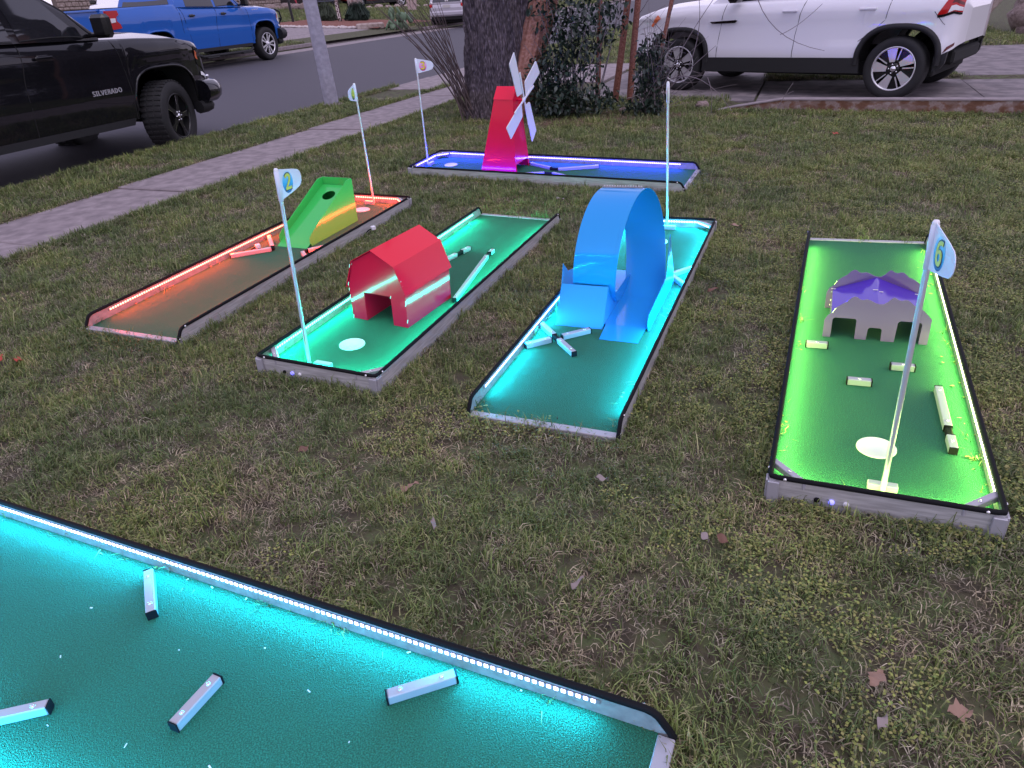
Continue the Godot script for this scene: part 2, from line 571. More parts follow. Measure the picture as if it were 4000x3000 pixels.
func led_run(root: Node3D, a: Vector3, b: Vector3, inward: Vector3, mat: Material, col: Color, power: float, single := false, rows := 1):
	# a strip of light-emitting diodes from a to b on a wall, with a lamp of the same size in front of it
	var d := (b - a)
	var len := d.length()
	d = d.normalized()
	var frame := Transform3D(Basis(d, Vector3.UP, d.cross(Vector3.UP)), a)
	var sg := 1.0 if frame.basis.z.dot(inward) > 0.0 else -1.0
	var st := new_st(-1)
	box(st, frame * Transform3D(Basis(), Vector3(len * 0.5, 0, sg * 0.0012)), Vector3(len, 0.011, 0.0012), 0.0)
	obj("led_tape", st, M.tape, root)
	var count := int(len / 0.01667)
	var sm := new_st(-1)
	box(sm, Transform3D(), Vector3(0.0102, 0.0105, 0.0026), 0.001)
	var one := mesh_of(sm)
	if single:
		for i in count:
			obj("led", one, mat, root, frame * Transform3D(Basis(), Vector3((i + 0.5) * 0.01667, 0, sg * 0.0026)))
	else:
		var all := new_st(-1)
		for i in count:
			all.append_from(one, 0, frame * Transform3D(Basis(), Vector3((i + 0.5) * 0.01667, 0, sg * 0.0026)))
		obj("led_row", all, mat, root, Transform3D(), "stuff")
	if power > 0.0:
		var l := AreaLight3D.new()
		l.name = "led_lamp"
		l.light_color = col
		l.light_energy = power * len
		l.area_size = Vector2(len, 0.008)
		l.area_range = 8.0
		l.area_attenuation = 2.0
		l.shadow_enabled = true
		var face := (inward.normalized() * 0.94 + Vector3.DOWN * 0.34).normalized()
		l.transform = Transform3D(Basis(d, (-face).cross(d), -face).orthonormalized(), a + d * len * 0.5 + inward.normalized() * 0.010)
		root.add_child(l, true)

func make_lanes():
	var spec := {
		1: ["golf_lane", "nearest mini golf lane, cut off by the picture's bottom left corner, lit blue and cyan", Color(.06, .74, 1.0), Color(.42, .45, 1.0), 0.75],
		2: ["golf_lane", "mini golf lane lit turquoise, with the red barn on it", Color(.02, .90, .80), Color(.12, 1.0, .85), 0.9],
		3: ["golf_lane", "farthest mini golf lane lit deep blue, by the tree, with the red windmill", Color(.15, .17, 1.0), Color(.32, .25, 1.0), 1.1],
		4: ["golf_lane", "mini golf lane lit orange, with the green ramp, beside the sidewalk", Color(1.0, .20, .08), Color(1.0, .20, .12), 0.75],
		5: ["golf_lane", "mini golf lane lit sky blue, with the blue loop on it", Color(.02, .78, 1.0), Color(.30, .42, 1.0), 0.85],
		6: ["golf_lane", "mini golf lane lit yellow green at the right, with the purple tunnel", Color(.80, 1.0, .48), Color(1.0, 1.0, .50), 0.5]}
	for k in spec:
		LT[k] = lane_frame(k)
		var s: Array = spec[k]
		var root := thing(s[0], s[1], "golf lane", LT[k], "mini golf lanes laid out on the lawn")
		lane_tray(root, k)
		lane_lights(root, k, s[2], s[3], s[4])

func lane_tray(root: Node3D, k: int):
	var nz := FastNoiseLite.new()
	nz.seed = 100 + k
	nz.frequency = 3.2
	var st := new_st()
	var rows := []
	for i in 83:
		var row := PackedVector3Array()
		for j in 21:
			var x := 0.004 + (LEN - 0.036) * i / 82.0
			var z := -0.3 + 0.6 * j / 20.0
			var ed := minf(1.0, (0.3 - absf(z)) * 12.0)
			var w := nz.get_noise_2d(x * 1.0 + z * 0.7, z * 2.6 - x)
			row.append(Vector3(x, TURF + ed * (0.0012 * w + 0.0022 * maxf(0.0, 0.12 - absf(w)) * 8.0 * 0.35), z))
		rows.append(row)
	sheet(st, rows)
	obj("turf", st, M.turf, root)
	st = new_st(-1)
	box(st, at(Vector3(LEN * 0.5, -0.004, 0)), Vector3(LEN - 0.02, 0.05, 0.59), 0.0)
	obj("tray_floor", st, M.worn_aluminium, root)
	var side := PackedVector2Array([Vector2(0, -0.05), Vector2(LEN - 0.002, -0.05), Vector2(LEN - 0.002, TURF), Vector2(LEN - CH, RIM - 0.006), Vector2(0, RIM - 0.006)])
	for sg in [-1.0, 1.0]:
		st = new_st(-1)
		prism(st, side, 0.0025, Transform3D(Basis(), Vector3(0, 0, sg * (HW - 0.0035))))
		obj("side_wall_inner", st, M.aluminium, root)
		st = new_st(-1)
		prism(st, side, 0.0025, Transform3D(Basis(), Vector3(0, 0, sg * (HW - 0.0005))))
		obj("side_wall", st, M.worn_aluminium, root)
	st = new_st(-1)
	box(st, at(Vector3(-0.0005, 0.017, 0)), Vector3(0.0025, 0.128, HW * 2.0 - 0.004), 0.0)
	obj("end_wall", st, M.worn_aluminium, root)
	st = new_st(-1)
	box(st, at(Vector3(0.0027, 0.017, 0)), Vector3(0.0025, 0.128, HW * 2.0 - 0.012), 0.0)
	obj("end_wall_inner", st, M.aluminium, root)
	# rubber edging, one length round the three walls
	var e := HW - 0.002
	var path := PackedVector3Array()
	var q := [Vector3(LEN, TURF - 0.004, -e), Vector3(LEN - 0.012, TURF + 0.016, -e), Vector3(LEN - CH + 0.012, RIM - 0.012, -e), Vector3(LEN - CH, RIM - 0.004, -e), Vector3(LEN - CH - 0.016, RIM, -e), Vector3(1.6, RIM, -e), Vector3(0.8, RIM, -e), Vector3(0.02, RIM, -e), Vector3(0.004, RIM, -e + 0.004), Vector3(0, RIM, -e + 0.02)]
	for p in q: path.append(p)
	for i in range(q.size() - 1, -1, -1):
		var p: Vector3 = q[i]
		path.append(Vector3(p.x, p.y, -p.z))
	st = new_st()
	tube(st, path, 0.0082, -1.0, 8)
	obj("edge_trim", st, M.black_rubber, root)
	# open end: a bright strip over a worn board
	st = new_st(-1)
	box(st, at(Vector3(LEN - 0.014, TURF - 0.002, 0)), Vector3(0.036, 0.012, 0.592), 0.0025)
	obj("end_strip", st, M.bright_aluminium, root)
	st = new_st(-1)
	box(st, at(Vector3(LEN - 0.004, -0.018, 0)), Vector3(0.012, 0.084, 0.598), 0.001)
	obj("end_board", st, M.worn_aluminium, root)
	for sg in [-1.0, 1.0]:
		st = new_st(-1)
		box(st, at(Vector3(-0.008, 0.012, sg * (HW - 0.014))), Vector3(0.012, 0.13, 0.034), 0.002)
		box(st, at(Vector3(0.013, 0.012, sg * (HW + 0.0055))), Vector3(0.034, 0.13, 0.008), 0.002)
		obj("corner_post", st, M.bright_aluminium, root)
		st = new_st(-1)
		box(st, Transform3D(Basis(Vector3.UP, sg * PI / 4.0), Vector3(0.052, RIM - 0.018, sg * (HW - 0.055))), Vector3(0.022, 0.022, 0.145), 0.002)
		obj("corner_brace", st, M.bright_aluminium, root)
	st = new_st()
	for sg in [-1.0, 1.0]:
		for p in [[Vector3(-0.006, RIM, sg * (HW - 0.045)), Vector3(-1, 0.5, 0)], [Vector3(0.045, RIM, sg * (HW + 0.005)), Vector3(0, 0.5, sg)], [Vector3(LEN - CH - 0.02, RIM, sg * (HW + 0.005)), Vector3(0, 0.5, sg)], [Vector3(LEN - 0.012, TURF + 0.012, sg * (HW + 0.004)), Vector3(0, 0.3, sg)], [Vector3(0.048, RIM - 0.006, sg * (HW - 0.055)), Vector3.UP]]:
			var s2 := new_st()
			dome(s2, p[0], p[1], 0.0055)
			obj("screw", s2, M.screw, root)
	# the hole: a white cup with a raised lip
	var zc: float = {1: 0.0, 2: -0.027, 3: -0.03, 4: 0.005, 5: 0.0, 6: 0.003}[k]
	var xc: float = {1: 0.32, 2: 0.322, 3: 0.25, 4: 0.22, 5: 0.32, 6: 0.325}[k]
	st = new_st()
	lathe(st, [Vector2(0.0605, 0.0), Vector2(0.060, 0.0045), Vector2(0.057, 0.0055), Vector2(0.0545, 0.0045), Vector2(0.0535, 0.0022), Vector2(0.0001, 0.0018)], 40)
	obj("cup", st, M.cup, root, at(Vector3(xc, TURF + 0.0012, zc)))
	if k == 2 or k == 6 or k == 1:
		# power button and charging socket low on the closed end
		for b in [[-0.165, "socket", "black_rubber"], [-0.125, "power_button", "button_blue"], [-0.085, "switch_knob", "white_plastic"]]:
			st = new_st()
			lathe(st, [Vector2(0.0085, 0.0), Vector2(0.0085, 0.004), Vector2(0.006, 0.006), Vector2(0.0001, 0.0065)], 16)
			if not M.has("button_blue"): glow("button_blue", Color(.08, .08, 1.0), 1.6)
			obj(b[1], st, M[b[2]], root, Transform3D(Basis(Vector3(0, 0, 1), PI / 2.0), Vector3(-0.002, 0.03, b[0])))

func dome(st: SurfaceTool, p: Vector3, up: Vector3, r: float):
	var y := up.normalized()
	var x := y.cross(Vector3(0.3, 0.1, 0.9)).normalized()
	lathe(st, [Vector2(r, -0.001), Vector2(r, r * 0.2), Vector2(r * 0.75, r * 0.5), Vector2(r * 0.35, r * 0.65), Vector2(0.0001, r * 0.68)], 10, Transform3D(Basis(x, y, x.cross(y)), p))

func lane_lights(root: Node3D, k: int, col: Color, core: Color, power: float):
	var mat := glow("led_%d" % k, core, 6.5)
	mat.resource_name = "led_glow"
	var y := 0.0665
	var c := 0.0052
	var p := 0.85 * power
	var x1 := LEN - 0.155
	var x0 := 0.105
	led_run(root, Vector3(x0, y, -HW + c), Vector3(x1, y, -HW + c), Vector3(0, 0, 1), mat, col, p, k == 1)
	led_run(root, Vector3(x0, y, HW - c), Vector3(x1, y, HW - c), Vector3(0, 0, -1), mat, col, p)
	led_run(root, Vector3(0.005, y, -HW + 0.105), Vector3(0.005, y, HW - 0.105), Vector3(1, 0, 0), mat, col, p)
	for sg in [-1.0, 1.0]:
		led_run(root, Vector3(0.014, y, sg * (HW - 0.107)), Vector3(0.104, y, sg * (HW - 0.017)), Vector3(1, 0, -sg), mat, col, p)

# ------------------------------------------------------------------ obstacles
func plate(st: SurfaceTool, pts: Array, thick: float, up: Vector3):      # a flat or folded sheet of metal, given as corners in order, with thickness
	st.set_smooth_group(-1)
	var n: int = pts.size()
	var nor := up.normalized() * thick
	for t in range(1, n - 1):
		otri(st, pts[0], pts[t], pts[t + 1], up)
		otri(st, pts[0] - nor, pts[t] - nor, pts[t + 1] - nor, -up)
	var mid := Vector3.ZERO
	for p in pts: mid += p
	mid /= n
	for i in n:
		var a: Vector3 = pts[i]
		var b: Vector3 = pts[(i + 1) % n]
		oquad(st, a, b, b - nor, a - nor, (a + b) * 0.5 - mid)

func yz(x: float) -> Transform3D:      # maps prism x,y,z to z,y and thickness along x
	return Transform3D(Basis(Vector3(0, 0, 1), Vector3(0, 1, 0), Vector3(-1, 0, 0)), Vector3(x, 0, 0))

func make_obstacles():
	make_barn()
	make_ramp()
	make_windmill()
	make_loop()
	make_tunnel()

func make_barn():
	var t := thing("barn", "glossy red metal barn with a gambrel roof and an open doorway", "mini golf obstacle", LT[2] * at(Vector3(0.579, TURF + 0.001, -0.025), deg_to_rad(-4.5)))
	var L := 0.415
	var w := 0.166
	# gable ends with the doorway, x,y here are across and up
	for e in [0.0, L]:
		var st := new_st(-1)
		var g := PackedVector2Array([Vector2(-w, 0), Vector2(-0.08, 0), Vector2(-0.08, 0.152), Vector2(0.08, 0.152), Vector2(0.08, 0), Vector2(w, 0), Vector2(w, 0.18), Vector2(0.122, 0.306), Vector2(0, 0.372), Vector2(-0.122, 0.306), Vector2(-w, 0.18)])
		prism(st, g, 0.003, yz(e + (0.0015 if e == 0.0 else -0.0015)))
		obj("gable_end", st, M.paint_red, t)
	for sg in [-1.0, 1.0]:
		var st := new_st(-1)
		box(st, at(Vector3(L * 0.5, 0.0925, sg * (w - 0.0015))), Vector3(L - 0.007, 0.185, 0.003), 0.0005)
		obj("side_wall", st, M.paint_red, t)
		st = new_st(-1)
		box(st, at(Vector3(L * 0.5, 0.076, sg * 0.0815)), Vector3(L - 0.008, 0.152, 0.003), 0.0)
		obj("passage_wall", st, M.paint_red, t)
		var x0 := -0.010
		var x1 := L + 0.010
		st = new_st(-1)
		plate(st, [Vector3(x0, 0.170, sg * 0.178), Vector3(x1, 0.170, sg * 0.178), Vector3(x1, 0.312, sg * 0.1235), Vector3(x0, 0.312, sg * 0.1235)], 0.0035, Vector3(0, 0.36, sg * 0.93))
		obj("lower_roof", st, M.paint_red, t)
		st = new_st(-1)
		plate(st, [Vector3(x0, 0.312, sg * 0.1235), Vector3(x1, 0.312, sg * 0.1235), Vector3(x1, 0.380, 0), Vector3(x0, 0.380, 0)], 0.0035, Vector3(0, 0.87, sg * 0.48))
		obj("upper_roof", st, M.paint_red, t)
	var ce := new_st(-1)
	box(ce, at(Vector3(L * 0.5, 0.1535, 0)), Vector3(L - 0.008, 0.003, 0.163), 0.0)
	obj("passage_ceiling", ce, M.paint_red, t)
	# bare chips along the worn edges
	for c in [[0.0, 0.295, -0.128], [-0.011, 0.285, -0.134], [0.0, 0.185, -0.166], [0.0, 0.235, 0.150], [0.0, 0.215, 0.157], [0.0, 0.125, 0.166], [-0.001, 0.036, 0.166], [0.0, 0.15, 0.081], [-0.001, 0.008, -0.164], [0.0, 0.155, -0.166], [-0.001, 0.12, -0.166]]:
		var st := new_st(-1)
		box(st, Transform3D(Basis(Vector3(1, 0, 0), 0.3), Vector3(c[0] - 0.0005, c[1], c[2])), Vector3(0.002, rng.randf_range(0.010, 0.022), 0.004), 0.001)
		obj("paint_chip", st, M.chipped, t)

func make_ramp():
	var t := thing("ramp", "bright green metal ramp box with a round hole near its top", "mini golf obstacle", LT[4] * at(Vector3(0, TURF + 0.001, 0.008)))
	var w := 0.118
	var top := func(s: float) -> float: return maxf(0.0, (1.115 - s) * 0.412)
	# deck with the round hole: a fan of strips between the outline and the hole
	var st := new_st(-1)
	var hc := Vector2(0.6, 0.006)
	var r := 0.047
	var ring := []
	var rim := []
	var x0 := 0.49
	var x1 := 0.72
	for k in 48:
		var a := TAU * k / 48.0
		var d := Vector2(cos(a), sin(a))
		ring.append(hc + d * r)
		var tx := ((x1 if d.x > 0 else x0) - hc.x) / d.x if absf(d.x) > 1e-5 else 1e9
		var tz := ((w if d.y > 0 else -w) - hc.y) / d.y if absf(d.y) > 1e-5 else 1e9
		rim.append(hc + d * minf(absf(tx), absf(tz)))
	var lift := func(q: Vector2, dy: float) -> Vector3: return Vector3(q.x, top.call(q.x) + dy, q.y)
	for k in 48:
		var j := (k + 1) % 48
		oquad(st, lift.call(ring[k], 0.0), lift.call(ring[j], 0.0), lift.call(rim[j], 0.0), lift.call(rim[k], 0.0), Vector3.UP)
		oquad(st, lift.call(ring[k], -0.003), lift.call(ring[j], -0.003), lift.call(rim[j], -0.003), lift.call(rim[k], -0.003), Vector3.DOWN)
		var outd: Vector2 = hc - ring[k]
		oquad(st, lift.call(ring[k], 0.0), lift.call(ring[j], 0.0), lift.call(ring[j], -0.003), lift.call(ring[k], -0.003), Vector3(outd.x, 0, outd.y))
	for cx in [x0, x1]:
		for cz in [-w, w]:
			# corners that the fan's straight chords leave open
			var c := Vector2(cx, cz)
			var near := []
			for k in 48:
				var q: Vector2 = rim[k]
				if absf(q.x - cx) < 1e-4 or absf(q.y - cz) < 1e-4: near.append(q)
			var bx := Vector2.ZERO
			var bz := Vector2.ZERO
			var dx := 1e9
			var dz := 1e9
			for q in near:
				if absf(q.x - cx) < 1e-4 and absf(q.y - cz) < dx: dx = absf(q.y - cz); bx = q
				if absf(q.y - cz) < 1e-4 and absf(q.x - cx) < dz: dz = absf(q.x - cx); bz = q
			if dx > 1e8 or dz > 1e8: continue
			otri(st, lift.call(c, 0.0), lift.call(bx, 0.0), lift.call(bz, 0.0), Vector3.UP)
	oquad(st, Vector3(x1, top.call(x1), -w), Vector3(x1, top.call(x1), w), Vector3(1.115, 0, w), Vector3(1.115, 0, -w), Vector3.UP)
	oquad(st, Vector3(x1, top.call(x1) - 0.003, -w), Vector3(x1, top.call(x1) - 0.003, w), Vector3(1.115, -0.001, w), Vector3(1.115, -0.001, -w), Vector3.DOWN)
	obj("deck", st, M.paint_green, t)
	for sg in [-1.0, 1.0]:
		st = new_st(-1)
		prism(st, PackedVector2Array([Vector2(0.475, 0), Vector2(1.06, 0), Vector2(1.072, 0.02), Vector2(1.072, 0.052), Vector2(1.062, 0.066), Vector2(1.03, 0.086), Vector2(0.555, 0.302), Vector2(0.54, 0.308), Vector2(0.487, 0.308), Vector2(0.475, 0.30)]), 0.003, Transform3D(Basis(), Vector3(0, 0, sg * (w + 0.0015))))
		obj("side_panel", st, M.paint_green, t)
	st = new_st(-1)
	box(st, at(Vector3(0.4815, 0.155, 0)), Vector3(0.003, 0.308, w * 2.0), 0.0)
	obj("back_panel", st, M.paint_green, t)

func make_windmill():
	var t := thing("windmill", "red metal windmill with four white blades standing across the lane", "mini golf obstacle", LT[3] * at(Vector3(0, TURF + 0.001, -0.012)))
	var b := [0.645, 0.985, 0.158]       # base: along from, to, half across
	var e := [0.785, 0.957, 0.082]       # eave
	var eh := 0.602
	var rh := 0.69
	var st: SurfaceTool
	for sg in [-1.0, 1.0]:
		st = new_st(-1)
		plate(st, [Vector3(b[0], 0, sg * b[2]), Vector3(b[1], 0, sg * b[2]), Vector3(e[1], eh, sg * e[2]), Vector3(e[0], eh, sg * e[2])], 0.003, Vector3(0, 0.12, sg))
		obj("tower_panel", st, M.paint_mill, t)
		st = new_st(-1)
		plate(st, [Vector3(e[0] - 0.004, eh - 0.003, sg * (e[2] + 0.006)), Vector3(e[1] + 0.004, eh - 0.003, sg * (e[2] + 0.006)), Vector3(e[1] + 0.004, rh, 0), Vector3(e[0] - 0.004, rh, 0)], 0.003, Vector3(0, 0.7, sg * 0.7))
		obj("roof_panel", st, M.paint_mill, t)
	for s in [0, 1]:
		# ends with the tunnel mouth: two legs and the wall above
		var out := Vector3(-1 if s == 0 else 1, 0.1, 0)
		var pt := func(h: float, z: float) -> Vector3: return Vector3(lerpf(b[s], e[s], h / eh), h, z)
		var zz := func(h: float) -> float: return lerpf(b[2], e[2], h / eh)
		st = new_st(-1)
		var th := 0.075
		plate(st, [pt.call(th, -zz.call(th)), pt.call(th, zz.call(th)), pt.call(eh, e[2]), Vector3(lerpf(b[s], e[s], 1.0), rh - 0.004, 0), pt.call(eh, -e[2])], 0.003, out)
		for sg in [-1.0, 1.0]:
			plate(st, [pt.call(0.0, sg * b[2]), pt.call(0.0, sg * (b[2] - 0.028)), pt.call(th, sg * (b[2] - 0.03)), pt.call(th, sg * zz.call(th))], 0.003, out)
		obj("tower_end", st, M.paint_mill, t)
	# axle, hub and the four blades
	st = new_st()
	tube(st, PackedVector3Array([Vector3(0.90, 0.585, 0), Vector3(1.03, 0.585, 0)]), 0.011, -1.0, 12)
	obj("axle", st, M.paint_mill, t)
	var rot := Node3D.new()
	rot.name = "rotor"
	rot.position = Vector3(1.024, 0.588, 0.0)
	t.add_child(rot)
	st = new_st()
	lathe(st, [Vector2(0.0001, 0.012), Vector2(0.016, 0.010), Vector2(0.020, 0.004), Vector2(0.020, -0.008), Vector2(0.0001, -0.009)], 16, Transform3D(Basis(Vector3(0, 0, 1), -PI / 2.0), Vector3.ZERO))
	obj("hub", st, M.blade_white, rot)
	for k in 4:
		var a := deg_to_rad(72.0 + 90.0 * k)
		var d := Vector3(0, sin(a), cos(a))
		var pdir := Vector3(0, -cos(a), sin(a))       # clockwise side as the photograph shows the boards
		var fr := Transform3D(Basis(d, pdir, d.cross(pdir)), Vector3.ZERO)
		st = new_st(-1)
		box(st, fr * Transform3D(Basis(), Vector3(0.115, 0.0, 0.004)), Vector3(0.23, 0.018, 0.008), 0.002)
		obj("spoke", st, M.blade_white, rot)
		st = new_st(-1)
		prism(st, PackedVector2Array([Vector2(0.055, 0.004), Vector2(0.072, 0.0), Vector2(0.405, 0.024), Vector2(0.41, 0.034), Vector2(0.372, 0.146), Vector2(0.36, 0.15), Vector2(0.088, 0.112), Vector2(0.078, 0.104)]), 0.005, fr * Transform3D(Basis(), Vector3(0, 0, -0.003)))
		obj("blade", st, M.blade_white, rot)

func make_loop():
	var t := thing("loop", "glossy blue metal loop-the-loop track with an entry lip and a side fin", "mini golf obstacle", LT[5] * at(Vector3(0, TURF + 0.001, 0)))
	var C := Vector2(1.235, 0.288)
	var R := 0.278
	var hw := 0.106
	var st := new_st()
	var tk := 0.003
	for side in [0.0, tk]:
		var rows := []
		for i in 91:
			var th := TAU * i / 90.0
			var zc := lerpf(-0.108, 0.112, i / 90.0)
			var rr: float = R + side
			var p := Vector3(C.x - rr * sin(th), C.y - rr * cos(th), 0)
			var row := PackedVector3Array()
			for z in [-hw, -hw * 0.33, hw * 0.33, hw]: row.append(p + Vector3(0, 0, zc + z))
			rows.append(row)
		sheet(st, rows)
	for sg in [-1.0, 1.0]:
		var rows := []
		for i in 91:
			var th := TAU * i / 90.0
			var zc := lerpf(-0.108, 0.112, i / 90.0)
			var row := PackedVector3Array()
			for side in [0.0, tk]:
				var rr: float = R + side
				row.append(Vector3(C.x - rr * sin(th), C.y - rr * cos(th), zc + sg * hw))
			rows.append(row)
		sheet(st, rows, false, 1)
	obj("loop_band", st, M.paint_blue, t)
	# entry: lip, then the floor that runs into the loop
	st = new_st(-1)
	plate(st, [Vector3(1.722, 0.001, -0.198), Vector3(1.722, 0.001, -0.016), Vector3(1.58, 0.012, -0.010), Vector3(1.58, 0.012, -0.206)], 0.0015, Vector3.UP)
	obj("entry_lip", st, M.paint_blue, t)
	st = new_st(-1)
	plate(st, [Vector3(1.58, 0.012, -0.214), Vector3(1.58, 0.012, -0.004), Vector3(1.23, 0.011, -0.002), Vector3(1.23, 0.011, -0.214)], 0.003, Vector3.UP)
	obj("entry_floor", st, M.paint_blue, t)
	st = new_st(-1)
	plate(st, [Vector3(1.24, 0.011, 0.008), Vector3(1.24, 0.011, 0.216), Vector3(0.84, 0.001, 0.212), Vector3(0.84, 0.001, 0.012)], 0.002, Vector3.UP)
	obj("exit_floor", st, M.paint_blue, t)
	# side fin on the entry side
	st = new_st(-1)
	prism(st, PackedVector2Array([Vector2(1.592, -0.001), Vector2(1.604, 0.03), Vector2(1.606, 0.06), Vector2(1.585, 0.085), Vector2(1.36, 0.10), Vector2(1.20, 0.112), Vector2(1.165, 0.15), Vector2(1.125, 0.30), Vector2(1.108, 0.315), Vector2(1.06, 0.21), Vector2(1.0, 0.115), Vector2(0.958, 0.0)]), 0.003, Transform3D(Basis(), Vector3(0, 0, -0.218)))
	obj("side_fin", st, M.paint_blue, t)
	# guard box beside it: sloped front, two cheeks
	st = new_st(-1)
	plate(st, [Vector3(1.618, 0, 0.232), Vector3(1.618, 0, 0.0), Vector3(1.502, 0.172, 0.0), Vector3(1.502, 0.172, 0.232)], 0.003, Vector3(0.83, 0.56, 0))
	obj("guard_front", st, M.paint_blue, t)
	st = new_st(-1)
	prism(st, PackedVector2Array([Vector2(1.616, 0), Vector2(1.501, 0.17), Vector2(1.468, 0.262), Vector2(1.40, 0.20), Vector2(1.15, 0.14), Vector2(0.92, 0.06), Vector2(0.92, 0)]), 0.003, Transform3D(Basis(), Vector3(0, 0, 0.2335)))
	obj("guard_cheek", st, M.paint_blue, t)
	st = new_st(-1)
	prism(st, PackedVector2Array([Vector2(1.616, 0), Vector2(1.501, 0.172), Vector2(1.47, 0.11), Vector2(1.34, 0.085), Vector2(1.15, 0.085), Vector2(0.98, 0.06), Vector2(0.98, 0)]), 0.003, Transform3D(Basis(), Vector3(0, 0, -0.0015)))
	obj("guard_cheek", st, M.paint_blue, t)
	st = new_st(-1)
	box(st, at(Vector3(1.44, 0.118, -0.006)), Vector3(0.012, 0.012, 0.03), 0.003)
	obj("bracket", st, M.white_plastic, t)
	# lamp cord of small diodes across the crown, switched off
	st = new_st(-1)
	box(st, at(Vector3(1.205, C.y + R + 0.006, 0.004)), Vector3(0.012, 0.003, 0.2), 0.0005)
	obj("crown_strip", st, M.tape, t)
	for i in 15:
		st = new_st(-1)
		box(st, at(Vector3(1.2, C.y + R + 0.0095, -0.087 + 0.013 * i)), Vector3(0.006, 0.005, 0.006), 0.001)
		obj("crown_diode", st, M.cup, t)

func make_tunnel():
	var t := thing("tunnel", "purple metal tunnel with a wavy top edge and three openings", "mini golf obstacle", LT[6] * at(Vector3(1.15, TURF + 0.001, 0.0)))
	var up := [[-0.187, 0.078], [-0.178, 0.098], [-0.160, 0.114], [-0.148, 0.138], [-0.128, 0.155], [-0.112, 0.166], [-0.098, 0.184], [-0.085, 0.192], [-0.074, 0.190], [-0.066, 0.183], [-0.056, 0.179], [-0.046, 0.181], [-0.036, 0.183], [-0.022, 0.179], [-0.004, 0.169], [0.012, 0.165], [0.026, 0.166], [0.04, 0.177], [0.05, 0.190], [0.059, 0.198], [0.067, 0.196], [0.076, 0.189], [0.088, 0.186], [0.100, 0.190], [0.111, 0.190], [0.123, 0.181], [0.137, 0.168], [0.152, 0.162], [0.172, 0.150], [0.186, 0.136], [0.196, 0.126], [0.208, 0.112]]
	var out := PackedVector2Array()
	for p in up: out.append(Vector2(p[0], p[1]))
	for p in [[0.210, 0.0], [0.178, 0.0], [0.178, 0.087], [0.174, 0.094], [0.168, 0.097], [0.100, 0.097], [0.094, 0.094], [0.090, 0.087], [0.088, 0.0], [0.038, 0.0], [0.036, 0.050], [0.032, 0.056], [0.026, 0.058], [-0.006, 0.058], [-0.012, 0.056], [-0.016, 0.050], [-0.018, 0.0], [-0.062, 0.0], [-0.064, 0.085], [-0.068, 0.091], [-0.074, 0.093], [-0.146, 0.093], [-0.152, 0.090], [-0.156, 0.083], [-0.156, 0.0], [-0.187, 0.0]]:
		out.append(Vector2(p[0], p[1]))
	for x in [0.0, 0.315]:
		var st := new_st(-1)
		prism(st, out, 0.004, yz(x))
		obj("wavy_panel", st, M.paint_purple, t)
	for sg in [-1.0, 1.0]:
		var st := new_st(-1)
		plate(st, [Vector3(0.003, 0.098, 0.01 + sg * 0.172), Vector3(0.312, 0.098, 0.01 + sg * 0.172), Vector3(0.312, 0.163, 0.008), Vector3(0.003, 0.163, 0.008)], 0.003, Vector3(0, 0.94, sg * 0.35))
		obj("roof_sheet", st, M.paint_violet, t)
		st = new_st(-1)
		box(st, at(Vector3(0.1575, 0.049, 0.01 + sg * 0.172)), Vector3(0.306, 0.098, 0.003), 0.0)
		obj("side_sheet", st, M.paint_purple, t)
	for sg in [-1.0, 1.0]:
		for h in [0.02, 0.045, 0.085]:
			var st := new_st()
			dome(st, Vector3(0.306, h, 0.01 + sg * 0.176), Vector3(0, 0, sg), 0.004)
			obj("rivet", st, M.screw, t)
	for c in [[0.16, 0.164, 0.0], [0.15, 0.160, 0.02], [0.3, 0.102, -0.16], [0.29, 0.103, 0.176]]:
		var st := new_st(-1)
		box(st, at(Vector3(c[0], c[1], c[2])), Vector3(0.005, 0.0015, 0.02), 0.0004)
		obj("scuff", st, M.chipped, t)

# ------------------------------------------------------------------ bumper bars
func bar_piece(t: Node3D, a: Vector3, b: Vector3, caps := true, screws := true):
	var d := (b - a).normalized()
	var len := (b - a).length()
	var fr := Transform3D(Basis(d, Vector3.UP, d.cross(Vector3.UP)), (a + b) * 0.5)
	var st := new_st(-1)
	box(st, fr * at(Vector3(0, 0.0128, 0)), Vector3(len, 0.0252, 0.0252), 0.0022)
	obj("bar", st, M.bright_aluminium, t)
	if caps:
		for sg in [-1.0, 1.0]:
			st = new_st(-1)
			box(st, fr * at(Vector3(sg * (len * 0.5 + 0.002), 0.0128, 0)), Vector3(0.004, 0.0262, 0.0262), 0.001)
			obj("end_cap", st, M.black_rubber, t)
	if screws:
		for sg in ([-1.0, 1.0] if len > 0.1 else [0.0]):
			st = new_st()
			dome(st, fr * Vector3(sg * (len * 0.5 - minf(0.03, len * 0.2)), 0.0252, 0), Vector3.UP, 0.0055)
			obj("screw", st, M.screw, t)

func joint(t: Node3D, p: Vector3, dir: Vector3, len := 0.045):
	var d := dir.normalized()
	var st := new_st(-1)
	box(st, Transform3D(Basis(d, Vector3.UP, d.cross(Vector3.UP)), p + Vector3(0, 0.0115, 0)), Vector3(len, 0.022, 0.021), 0.004)
	obj("rubber_joint", st, M.black_rubber, t)

func bars(k: int, label: String, pieces: Array, joints := []):
	var o := Vector3(pieces[0][0], TURF + 0.001, pieces[0][1])
	var t := thing("bumper_bar", label, "bumper bar", LT[k] * at(o), "aluminium bumper bars on the lanes")
	for p in pieces:
		bar_piece(t, Vector3(p[0], o.y, p[1]) - o, Vector3(p[2], o.y, p[3]) - o)
	for j in joints:
		joint(t, Vector3(j[0], o.y, j[1]) - o, Vector3(j[2], 0, j[3]), j[4])

